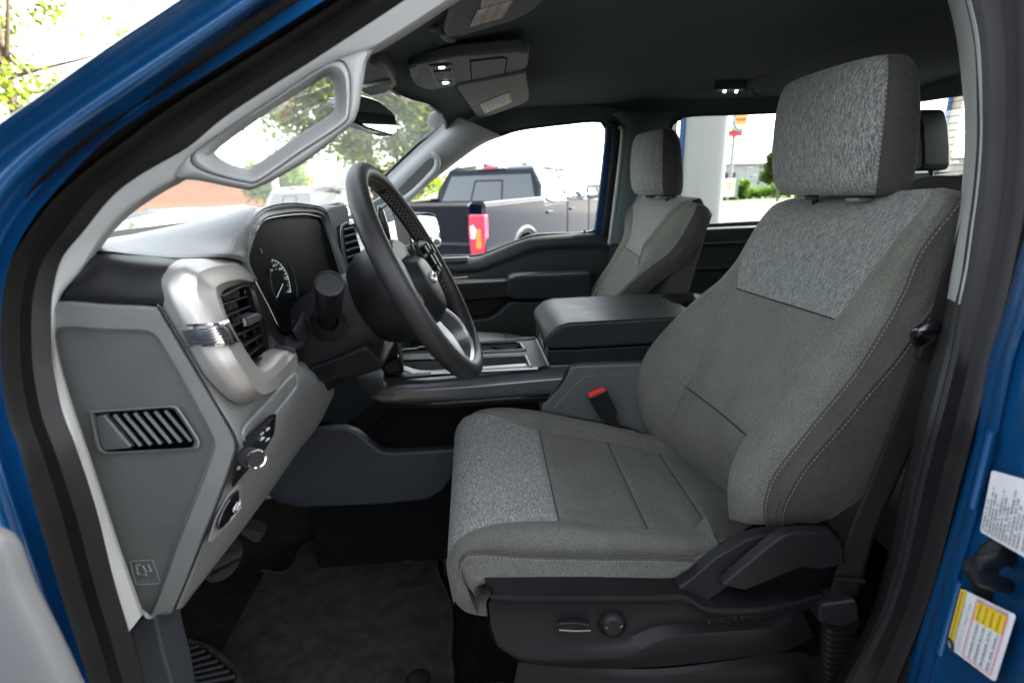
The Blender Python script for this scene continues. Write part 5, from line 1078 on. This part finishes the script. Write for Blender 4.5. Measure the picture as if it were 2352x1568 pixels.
# ================================================================== rear bench
RB = thing('rear_bench', 'dark rear bench seat with a headrest showing behind the near front seat', 'rear seat', (1.3, 1.28, .55))
rt = [(2020,460),(2060,432),(2110,412),(2150,402),(2190,402),(2240,400),(2300,398)]
rtv = [PX(u, v, 1.36) for u, v in rt]
loft('backrest', [[q+Vector((-.03, 0, -.45)) for q in rtv], [q+Vector((-.03, 0, -.06)) for q in rtv], [q+Vector((-.01, 0, -.012)) for q in rtv], rtv, [q+Vector((.10, 0, 0)) for q in rtv], [q+Vector((.14, 0, -.1)) for q in rtv]], M['fabd'], RB, n=40, m=4)
box('cushion', (1.1, 1.28, .78), (.5, 1.3, .16), M['fabd'], RB, .04)
hpx = [(2128,262),(2140,251),(2150,256),(2158,285),(2162,340),(2162,380),(2156,392),(2140,394),(2118,394),(2110,330)]
prism('headrest', [PX(u-42, v, 1.37) for u, v in hpx], (.09, .0, 0), M['vinyl'], RB, .015, 4, smooth=60)
tube('headrest_post', [PX(2138,392,1.42), PX(2139,408,1.42)], .007, M['dark'], RB, n=4, seg=8)
# ================================================================== outside
M['asphalt'] = mk('asphalt', (.058, .052, .046), .9, bump=.4, bs=60, var=.18, vs_=1.2)
M['grass'] = mk('grass', (.06, .10, .02), .9, bump=.6, bs=40, var=.35, vs_=4)
M['road'] = mk('concrete_road', (.20, .17, .15), .9, var=.12, vs_=.7)
M['navy'] = mk('navy_paint', (.002, .0045, .011), .1, 0, coat=0, spec=.25, rv=.05, vs_=5)
M['wpaint'] = mk('white_paint', (.42, .42, .42), .3, coat=.6, rv=.05, vs_=5)
M['gpaint'] = mk('dark_green_paint', (.03, .045, .045), .25, .3, coat=1, rv=.05, vs_=5)
M['cglass'] = mk('car_glass', (.015, .02, .024), .06, spec=.8, coat=.6, var=.3, vs_=1.5)
M['tyre'] = mk('tyre', (.02, .02, .02), .8, bump=.4, bs=90)
M['tail'] = mk('tail_lens', (.50, .02, .06), .15, coat=.7, var=.25, vs_=14)
M['amber'] = mk('amber_lens', (.75, .22, .04), .2, coat=.7)
M['clear'] = mk('clear_lens', (.65, .62, .62), .15, coat=.7)
M['brick'] = mk('orange_render', (.40, .17, .08), .9, var=.10, vs_=.6)
M['cream'] = mk('cream_wall', (.34, .33, .30), .9, var=.06, vs_=.4)
M['colw'] = mk('column_cladding', (.22, .215, .20), .45, var=.04, vs_=2, rv=.08)
M['colb'] = mk('blue_cladding', (.005, .05, .17), .35)
M['beige'] = mk('beige_post', (.45, .36, .27), .7, var=.08, vs_=3)
M['steel'] = mk('pole_steel', (.25, .26, .26), .5, .4, var=.1, vs_=2)
M['wood'] = mk('pole_wood', (.38, .35, .31), .9, var=.2, vs_=3)
M['bark'] = mk('bark', (.10, .075, .05), .95, bump=.8, bs=30, var=.3, vs_=8)
M['bko'] = mk('sign_orange', (.85, .38, .06), .5); M['bkr'] = mk('sign_red', (.55, .05, .06), .5); M['bkb'] = mk('sign_blue', (.02, .12, .45), .5)
M['signw'] = mk('sign_cream', (.75, .72, .62), .5)
def leafmat(name, c):
    m = bpy.data.materials.new(name); m.use_nodes = True; t = m.node_tree; t.nodes.clear()
    g = nd(t, 'ShaderNodeNewGeometry'); r = nd(t, 'ShaderNodeValToRGB'); e = r.color_ramp.elements
    e[0].color = (c[0]*.55, c[1]*.6, c[2]*.6, 1); e[1].color = (c[0]*1.45, c[1]*1.3, c[2]*1.2, 1); t.links.new(g.outputs['Random Per Island'], r.inputs[0])
    d = nd(t, 'ShaderNodeBsdfDiffuse'); tr = nd(t, 'ShaderNodeBsdfTranslucent'); x = nd(t, 'ShaderNodeMixShader'); x.inputs[0].default_value = .55
    t.links.new(r.outputs[0], d.inputs[0]); t.links.new(r.outputs[0], tr.inputs[0]); t.links.new(d.outputs[0], x.inputs[1]); t.links.new(tr.outputs[0], x.inputs[2])
    o = nd(t, 'ShaderNodeOutputMaterial'); t.links.new(x.outputs[0], o.inputs[0]); return m
M['leaf'] = leafmat('leaf_spring', (.19, .26, .035)); M['leafd'] = leafmat('leaf_dark', (.05, .085, .02)); M['leafh'] = leafmat('leaf_hedge', (.09, .16, .03))
def sheet(name, pts, z, mat):
    o = link(mesh([Vector((x, y, GZ+z)) for x, y in pts], [tuple(range(len(pts)))], name), name, mat, None, 0); return tag(o, kind='structure')
sheet('ground', [(-400,-400),(400,-400),(400,400),(-400,400)], 0, M['asphalt'])
def gp_(u, v):
    q = PZ(u, v, GZ); return (q.x, q.y)
sheet('lawn', [gp_(1500,512), gp_(1668,494), gp_(1686,502), gp_(1693,514), gp_(1690,540), gp_(1500,540)], .008, M['grass'])
sheet('road', [(10,24),(60,20),(80,60),(14,34)], .004, M['road'])
sheet('verge', [(10,34),(90,58),(90,75),(8,44)], .008, M['grass'])
mbp = MB()
for k in range(-6, 9):
    x0 = -14+k*3.1; mbp.add([Vector((x0, 7.2, GZ+.004)), Vector((x0+.1, 7.2, GZ+.004)), Vector((x0+2.85, 12, GZ+.004)), Vector((x0+2.75, 12, GZ+.004))], [(0, 1, 2, 3)])
tag(mbp.build('parking_line', M['wpaint'], None, 0), kind='structure')

def pickup(label, loc, rz, paint, group, detail=True, sc=1):
    V = thing('parked_pickup', label, 'pickup truck', loc, group, rz, local=True); V.scale = (sc,)*3
    def sd(l, x): return [Vector((x, y, z)) for y, z in l]
    def arch(cy, r, n=9): return [(cy+r*math.cos(math.pi*k/n), .48+r*math.sin(math.pi*k/n)*1.02) for k in range(n+1)]
    prof = [(.05,.60),(0,.95),(.04,1.0),(1.86,1.0),(1.86,1.40),(4.30,1.38),(5.3,1.30),(5.75,1.15),(5.86,.9),(5.86,.55)]+arch(4.95, .50)+arch(1.20, .50)
    b_ = prism('body', sd(prof, -.97), (1.94, 0, 0), paint, V, .03, 3)
    for s_ in (-1, 1):
        sp = [(.02,.62),(0,1.0),(.03,1.38),(.08,1.42),(1.90,1.43),(1.90,1.0),(1.90,.60)]+arch(1.20, .50)
        x = s_*.985
        q = prism('bed_side', sd(sp, x-.03), (.06, 0, 0), paint, V, .015, 2)
        loft('wheel_arch', [[Vector((x+s_*.015, y, z)) for y, z in arch(1.20, .52)], [Vector((x+s_*.05, y, z)) for y, z in arch(1.20, .56)], [Vector((x+s_*.02, y, z)) for y, z in arch(1.20, .62)]], paint, V, n=24, m=3)
        tube('bed_rail', [Vector((x-s_*.02, .06, 1.43)), Vector((x-s_*.02, 1.88, 1.44))], .03, M['dark'], V, n=4, seg=8)
        tl = prism('tail_lamp', [Vector((s_*.80, -.018, .82)), Vector((s_*.99, -.018, .82)), Vector((s_*1.018, -.018, 1.05)), Vector((s_*1.018, -.018, 1.31)), Vector((s_*.80, -.018, 1.31)), Vector((s_*.785, -.018, 1.1))], (0, .10, 0), M['tail'], V, .012, 2)
        prism('lamp_lens', [Vector((s_*.82, -.026, 1.02)), Vector((s_*.885, -.026, 1.02)), Vector((s_*.905, -.026, 1.13)), Vector((s_*.86, -.026, 1.19)), Vector((s_*.815, -.026, 1.17))], (0, .02, 0), M['clear'], tl, .004)
        prism('lamp_lens', [Vector((s_*.89, -.028, .90)), Vector((s_*.97, -.028, .90)), Vector((s_*.97, -.028, 1.14)), Vector((s_*.91, -.028, 1.14))], (0, .02, 0), M['amber'], tl, .004)
        for cy in (1.20, 4.95):
            wl = lathe('wheel', [(.001,0),(.20,.0),(.26,.03),(.30,.05),(.36,.055),(.395,.03),(.40,-.05),(.40,-.16),(.36,-.21),(.001,-.21)], (s_*.97, cy, .40), (s_, 0, 0), M['tyre'], V, 32)
            lathe('rim', [(.001,.02),(.05,.025),(.07,.012),(.24,.02),(.265,.045),(.27,.03)], (s_*.972, cy, .40), (s_, 0, 0), M['brushed'], wl, 24, cap=False)
    prism('tailgate', [Vector((-.78, .0, .70)), Vector((.78, .0, .70)), Vector((.78, .0, 1.16)), Vector((.77, .02, 1.22)), Vector((.77, .01, 1.42)), Vector((-.77, .01, 1.42)), Vector((-.77, .02, 1.22)), Vector((-.78, .0, 1.16))], (0, .07, 0), paint, V, .015, 2)
    prism('tailgate_cap', [Vector((-.79, -.015, 1.40)), Vector((.79, -.015, 1.40)), Vector((.79, .09, 1.44)), Vector((-.79, .09, 1.44))], (0, 0, .02), M['dark'], V, .008)
    prism('rear_bumper', [Vector((-.98, -.12, .56)), Vector((.98, -.12, .56)), Vector((.98, .12, .56)), Vector((-.98, .12, .56))], (0, 0, .18), M['chrome'], V, .02, 2)
    box('number_plate', (0, -.125, .66), (.30, .01, .15), M['signw'], V, .003)
    # cab
    cp = [(1.90,1.36,.965),(1.98,1.62,.90),(2.08,1.88,.765),(2.20,1.945,.72),(2.9,1.965,.725),(3.5,1.945,.72),(3.85,1.82,.765),(4.25,1.58,.88),(4.62,1.37,.955)]
    vL = [Vector((-w_, y, z)) for y, z, w_ in cp]; vR = [Vector((w_, y, z)) for y, z, w_ in cp]
    n = len(cp); F = [(i, i+1, n+i+1, n+i) for i in range(n-1)]+[tuple(range(n)), tuple(reversed(range(n, 2*n))), (0, n, 2*n-1, n-1)]
    cb_ = link(mesh(vL+vR, F), 'cab', paint, V, 40); bb = cb_.modifiers.new('b', 'BEVEL'); bb.width = .035; bb.segments = 3
    def rw_(x, t):
        y = 1.905+.16*t; z = 1.40+.45*t; return Vector((x*(.86-.15*t), y-.012-.012*(1-x*x), z))
    rwn = grid([[rw_(x/8, t) for x in range(-8, 9)] for t in (.03, .3, .6, .9)], 'rear_window', M['cglass'], V)
    for x in (-.33, .33): tube('window_divider', [rw_(x, .05)+Vector((0, -.006, 0)), rw_(x, .72)+Vector((0, -.006, 0))], .010, M['dark'], rwn, n=4, seg=6)
    tube('window_divider', [rw_(-.33, .72)+Vector((0, -.006, 0)), rw_(.33, .72)+Vector((0, -.006, 0))], .010, M['dark'], rwn, n=4, seg=6)
    box('high_brake_lamp', (0, 2.09, 1.925), (.26, .05, .045), M['tail'], V, .01); 
    for s_ in (-1, 1): box('cargo_lamp', (s_*.20, 2.095, 1.925), (.14, .05, .045), M['clear'], V, .01)
    for x, y in ((-.25, 2.45), (.3, 2.8)): box('roof_antenna', (x, y, 1.975), (.10, .20, .05), paint, V, .02)
    for s_ in (-1, 1):
        def sw_(y, z): return Vector((s_*(.955-(z-1.40)*.42+.012), y, z))
        for pl in ([(2.12,1.42),(2.20,1.84),(2.95,1.86),(2.98,1.42)], [(3.06,1.42),(3.04,1.86),(3.55,1.84),(3.85,1.70),(4.2,1.50),(4.25,1.42)]):
            link(mesh([sw_(*q) for q in pl], [tuple(range(len(pl)))]), 'side_window', M['cglass'], V, 0); tube('window_trim', [sw_(*q) for q in pl], .012, M['dark'], V, n=40, seg=5, closed=True)
        for dy in (1.93, 3.02, 4.2): tube('door_joint', [Vector((s_*.975, dy, 1.36)), Vector((s_*.975, dy, .62))], .006, M['dark'], V, n=4, seg=5)
        for dy in (2.2, 3.25): box('door_handle', (s_*.985, dy, 1.22), (.03, .22, .04), paint, V, .01)
        mm = box('side_mirror', (s_*1.13, 4.0, 1.48), (.26, .12, .24), M['dark'], V, .03); box('mirror_pane', (s_*1.14, 3.935, 1.48), (.2, .008, .18), M['mirror'], mm, .004)
    wsx = [(3.62,1.905,.70),(4.22,1.60,.86),(4.58,1.40,.93)]
    loft('windscreen', [[Vector((x*w_, y+.012, z+.012)) for y, z, w_ in wsx] for x in (-.95, 0, .95)], M['cglass'], V, n=8, m=3)
    return V
pickup('navy blue pickup parked outside the far window, seen from behind', (-.80, 6.92, GZ), R(-30), M['navy'], 'parked pickups')
pickup('white pickup parked ahead beyond the windscreen', (-5.6, 12.2, GZ-.02), R(-30), M['wpaint'], 'parked pickups', sc=.90)
M['bpaint'] = mk('black_paint', (.008, .008, .009), .2, spec=.35)
pickup('black pickup added out of view on the near side, blocking low light', (3.3, -2.40, GZ), R(90), M['bpaint'], 'parked pickups')  # added behind the camera, out of view, to block low-angle light
def sedan(label, loc, rz, paint):
    V = thing('parked_car', label, 'car', loc, None, rz, local=True)
    def arch(cy, r, n=8): return [(cy+r*math.cos(math.pi*k/n), .32+r*math.sin(math.pi*k/n)) for k in range(n+1)]
    prof = [(0,.45),(.02,.85),(.25,.97),(3.4,.95),(4.3,.82),(4.6,.6),(4.6,.35)]+arch(3.75, .36)+arch(.95, .36)
    prism('body', [Vector((-.88, y, z)) for y, z in prof], (1.76, 0, 0), paint, V, .06, 3)
    cp = [(.35,.95,.82),(.95,1.30,.66),(1.5,1.42,.60),(2.2,1.42,.60),(2.7,1.32,.64),(3.4,.95,.80)]
    n = len(cp); v = [Vector((s_*w_, y, z)) for s_ in (-1, 1) for y, z, w_ in cp]
    o = link(mesh(v, [(i, i+1, n+i+1, n+i) for i in range(n-1)]+[tuple(range(n)), tuple(reversed(range(n, 2*n)))]), 'cabin', paint, V, 40); bb = o.modifiers.new('b', 'BEVEL'); bb.width = .05; bb.segments = 3
    for s_ in (-1, 1):
        for pl in ([(.75,.98,.80),(1.05,1.26,.69),(1.5,1.36,.645),(1.75,1.36,.645),(1.78,.98,.80)], [(1.84,.98,.80),(1.82,1.36,.645),(2.2,1.35,.65),(2.65,1.24,.70),(3.1,.98,.80)]): link(mesh([Vector((s_*(w_+.02), y, z)) for y, z, w_ in pl], [tuple(range(5))]), 'side_window', M['cglass'], V, 0)
        for cy in (.95, 3.75):
            wl = lathe('wheel', [(.001,0),(.2,.0),(.23,.03),(.30,.04),(.315,.0),(.315,-.15),(.001,-.18)], (s_*.86, cy, .315), (s_, 0, 0), M['tyre'], V, 24); lathe('rim', [(.001,.02),(.2,.02),(.21,.0)], (s_*.865, cy, .315), (s_, 0, 0), M['brushed'], wl, 20)
        box('tail_lamp', (s_*.62, .0, .80), (.4, .06, .14), M['tail'], V, .02)
    loft('rear_window', [[Vector((x*.78, .40, 1.0)), Vector((x*.64, .93, 1.31))] for x in (-.9, 0, .9)], M['cglass'], V, n=6, m=2)
    loft('windscreen', [[Vector((x*.63, 2.75, 1.31)), Vector((x*.77, 3.36, .99))] for x in (-.9, 0, .9)], M['cglass'], V, n=6, m=2)
    return V
sedan('dark green car parked ahead, left of the white pickup', (-5.2, 6.6, GZ), R(-35), M['gpaint'])
# orange building
OBD = thing('orange_building', 'low orange rendered building beyond the parked car', 'building', (-28, 40, GZ))
box('wall', (-30, 44, GZ+1.45), (34, 6, 2.9), M['brick'], OBD, .02); box('parapet', (-30, 40.9, GZ+2.95), (34.2, .4, .25), M['cream'], OBD, .02); box('plinth', (-30, 40.95, GZ+.5), (34.1, .12, 1.0), mk('plinth', (.45, .2, .11), .9), OBD, .01)
CBD = thing('pale_building', 'long pale building far behind the sign', 'building', (60, 90, GZ))
box('wall', (62, 96, GZ+1.9), (60, 8, 3.8), M['cream'], CBD, .02); box('roof', (62, 96, GZ+3.95), (60.6, 8.6, .3), M['colw'], CBD, .02)
for k in range(8): box('window', (38+6.5*k, 91.98, GZ+1.8), (2.2, .06, 1.6), M['cglass'], CBD, .01)
# trees
def tree(name, label, base, h, cz, rx, rzv, nclump, nleaf, lm, size, group=None, seed=1, trunk=.10):
    rnd = random.Random(seed); V = thing(name, label, 'tree', base, group, local=True)
    mb = MB(); top = Vector((rnd.uniform(-.2, .2), rnd.uniform(-.2, .2), cz-rzv*.35))
    def limb(a, b_, r0, r1, k=6):
        pts = [a.lerp(b_, t/k)+Vector((rnd.gauss(0, .04), rnd.gauss(0, .04), 0))*(0 < t < k) for t in range(k+1)]
        V_, F_ = tubev(pts, r0, 7, False, [r0+(r1-r0)*t/k for t in range(k+1)]); mb.add(V_, F_)
    limb(Vector((0, 0, 0)), top, trunk, trunk*.7)
    cl = []
    for k in range(nclump):
        while True:
            p = Vector((rnd.uniform(-1, 1), rnd.uniform(-1, 1), rnd.uniform(-1, 1)))
            if .25 < p.length < 1: break
        c = Vector((p.x*rx, p.y*rx, cz+p.z*rzv)); cl.append(c)
        limb(top.lerp(Vector((0, 0, cz)), rnd.random()*.8), c, trunk*.35, trunk*.06, 4)
    mb.build('trunk', M['bark'], V, 50)
    vv, ff = [], []
    for k in range(nleaf):
        c = cl[rnd.randrange(nclump)]; s = rnd.random()**.5*rx*.30
        p = c+Vector((rnd.gauss(0, 1), rnd.gauss(0, 1), rnd.gauss(0, .8)))*s*.6
        d = Vector((rnd.gauss(0, 1), rnd.gauss(0, 1), rnd.gauss(0, .6)-.3)).normalized(); e = d.orthogonal().normalized(); e.rotate(Quaternion(d, rnd.uniform(0, 6.3)))
        L = size*rnd.uniform(.7, 1.3); w_ = L*.36; i = len(vv)
        vv += [p, p+d*L*.5+e*w_, p+d*L, p+d*L*.5-e*w_]; ff.append((i, i+1, i+2, i+3))
    link(mesh(vv, ff), 'crown', lm, V, 0); return V
tree('leafy_tree', 'leafy spring tree right behind the windscreen and rear-view mirror', (-2.55, 14, GZ), 6, 4.25, 2.35, 2.35, 70, 60000, M['leaf'], .115, 'trees', 4, .12)
TL = P(10, 125, 9.0)
tree('leafy_tree', 'leafy tree at the upper left corner beyond the door frame', (TL.x, TL.y, GZ), 6, TL.z-GZ+.3, 1.7, 1.9, 30, 4500, M['leaf'], .10, 'trees', 9)
tree('leafy_tree', 'small dark tree beside the pale building, left of the near headrest', (P(1792,400,35).x, 35, GZ), 4, 2.5, 1.15, 1.35, 26, 5000, M['leafd'], .22, 'trees', 12)
tree('leafy_tree', 'low bright bush-like tree left of the navy pickup cab', (-2.9, 24, GZ), 3, 1.5, 1.6, 1.1, 24, 4500, M['leaf'], .16, 'trees', 5)
tree('leafy_tree', 'round green tree low behind the white pickup roof', (-11.5, 32, GZ), 3, 2.3, 2.0, 1.3, 24, 4500, M['leafh'], .2, 'trees', 6)
def shrub(name, label, base, rx, ry, h, n, seed):
    rnd = random.Random(seed); vv, ff = [], []
    for k in range(n):
        x, y = rnd.uniform(-1, 1), rnd.uniform(-1, 1); hh = h*(.75+.25*math.sin(x*7+seed)*math.cos(x*3.1))
        p = Vector((base[0]+x*rx, base[1]+y*ry, GZ+hh*rnd.random()**.6)); d = Vector((rnd.gauss(0, 1), rnd.gauss(0, 1), rnd.gauss(.4, .6))).normalized(); e = d.orthogonal().normalized(); e.rotate(Quaternion(d, rnd.uniform(0, 6.3)))
        L = .24*rnd.uniform(.6, 1.2); i = len(vv); vv += [p, p+d*L*.5+e*L*.4, p+d*L, p+d*L*.5-e*L*.4]; ff.append((i, i+1, i+2, i+3))
    return tag(link(mesh(vv, ff), name, M['leafh'], None, 0), label, 'hedge')
shrub('hedge', 'trimmed green hedge along the road behind the white column', (25, 42), 9, 1.0, 1.15, 9000, 1)
shrub('hedge', 'clump of green bushes at the foot of the roadside message board', (19.9, 41.0), 1.4, .6, 1.5, 2600, 5)
# white column with blue edge
cx, cy = 2.245, 5.25
WC = thing('canopy_column', 'wide white rounded column with blue edge strip behind the far seat', 'column', (cx, cy, GZ))
def rsq(r, z, n=36, e=.62): return [Vector((cx+r*math.copysign(abs(math.cos(2*math.pi*k/n))**e, math.cos(2*math.pi*k/n)), cy+r*math.copysign(abs(math.sin(2*math.pi*k/n))**e, math.sin(2*math.pi*k/n)), z)) for k in range(n)]
grid([rsq(.20, GZ), rsq(.20, 2.0), rsq(.20, 5.0)], 'cladding', M['colw'], WC, closed=True, cap=True)
box('edge_strip', (cx-.213, cy+.02, 2.2), (.02, .10, 4.7), M['colb'], WC, .004)
box('edge_panel', (cx-.27, cy+.12, 2.2), (.07, .06, 4.7), M['colw'], WC, .004)
q = PX(2184, 300, 9.0)
BP = thing('canopy_post', 'slender beige post beyond the rear window', 'post', (q.x, q.y, GZ))
box('shaft', (q.x, q.y, GZ+2.2), (.15, .15, 4.4), M['beige'], BP, .01); box('edge_strip', (q.x-.09, q.y+.05, GZ+2.2), (.03, .1, 4.4), M['colb'], BP, .004)
box('base_plate', (q.x, q.y, GZ+.02), (.35, .35, .03), M['steel'], BP, .004)
# roadside restaurant sign
sp_ = P(1678, 400, 45); sx, sy_ = sp_.x, sp_.y
SG = thing('restaurant_sign', 'tall roadside sign with round orange bun emblem and red panel', 'sign', (sx, sy_, GZ))
tube('pole', [Vector((sx, sy_, GZ)), Vector((sx, sy_, GZ+8.2))], .16, M['steel'], SG, n=6, seg=12)
em = Vector((sx+.15, sy_-.3, P(1688, 277, 45).z))
disc = lathe('emblem_panel', [(.001,.35),(.68,.35),(.72,.3),(.72,-.3),(.68,-.35),(.001,-.35)], em, (0, -1, 0), M['signw'], SG, 40, sy=1.25, upv=(1, 0, 0))
lathe('bun', [(.001,.37),(.50,.37),(.53,.34)], em+Vector((0, 0, .22)), (0, -1, 0), M['bko'], disc, 32, sy=.42, upv=(1, 0, 0)); lathe('bun', [(.001,.37),(.50,.37),(.53,.34)], em+Vector((0, 0, -.24)), (0, -1, 0), M['bko'], disc, 32, sy=.38, upv=(1, 0, 0))
box('emblem_band', em+Vector((0, -.38, 0)), (.9, .03, .2), M['bkr'], disc, .01)
tube('emblem_swoosh', [em+Vector((.62*math.cos(a), -.4, .80*math.sin(a))) for a in [2.4+.26*k for k in range(12)]], .05, M['bkb'], disc, n=30, seg=8)
rp = P(1687, 307, 45); box('message_panel', (rp.x, rp.y-.1, rp.z), (1.2, .3, .5), M['bkr'], SG, .02)
mbq = P(1672, 432, 40)
MBD = thing('message_board', 'low cream message board below the tall sign', 'sign', (mbq.x, mbq.y, GZ))
box('panel', (mbq.x, mbq.y, mbq.z), (1.1, .3, 1.35), M['signw'], MBD, .03); box('frame', (mbq.x+.62, mbq.y, mbq.z), (.12, .5, 1.5), M['steel'], MBD, .01); tube('post', [Vector((mbq.x, mbq.y, GZ)), Vector((mbq.x, mbq.y, mbq.z-.6))], .15, M['steel'], MBD, n=4, seg=10)
for k in range(3): box('text_row', (mbq.x, mbq.y-.155, mbq.z+.35-.2*k), (.7-.1*k, .01, .08), M['bkr'], MBD, .003)
def lamp_post(u, v, Y, label):
    q = P(u, v, Y); o = thing('lamp_post', label, 'lamp post', (q.x, q.y, GZ), 'lamp posts')
    tube('pole', [Vector((q.x, q.y, GZ)), Vector((q.x, q.y, q.z))], .09, M['steel'], o, n=4, seg=8); box('lantern', (q.x+.2, q.y, q.z+.05), (.7, .3, .15), M['steel'], o, .03)
lamp_post(1715, 388, 62, 'taller thin lamp post beside the roadside sign'); lamp_post(1726, 405, 62, 'shorter thin lamp post nearer the small dark tree'); lamp_post(2183, 376, 40, 'distant lamp post seen through the rear window')
up = P(606, 262, 26)
UP = thing('utility_pole', 'grey wooden utility pole seen through the grab handle opening', 'utility pole', (up.x, up.y, GZ))
tube('pole', [Vector((up.x, up.y, GZ)), Vector((up.x, up.y, 9.5))], .15, M['wood'], UP, n=8, seg=12, rr=[.17, .13]); box('crossarm', (up.x, up.y, 9.0), (2.2, .12, .12), M['wood'], UP, .01)
for k, (v0, v1) in enumerate(((102, 98), (125, 122))):
    a, b_ = P(-200, v0+2, 22), P(180, v1-2, 26)
    tag(tube('overhead_wire', [a, a.lerp(b_, .5)+Vector((0, 0, -.15)), b_, Vector((up.x, up.y, 9.1))], .007, M['steel'], None, n=20, seg=5), ('upper' if k == 0 else 'lower')+' thin overhead wire across the tree at upper left', 'wire', 'overhead wires')
bpy.context.view_layer.update()
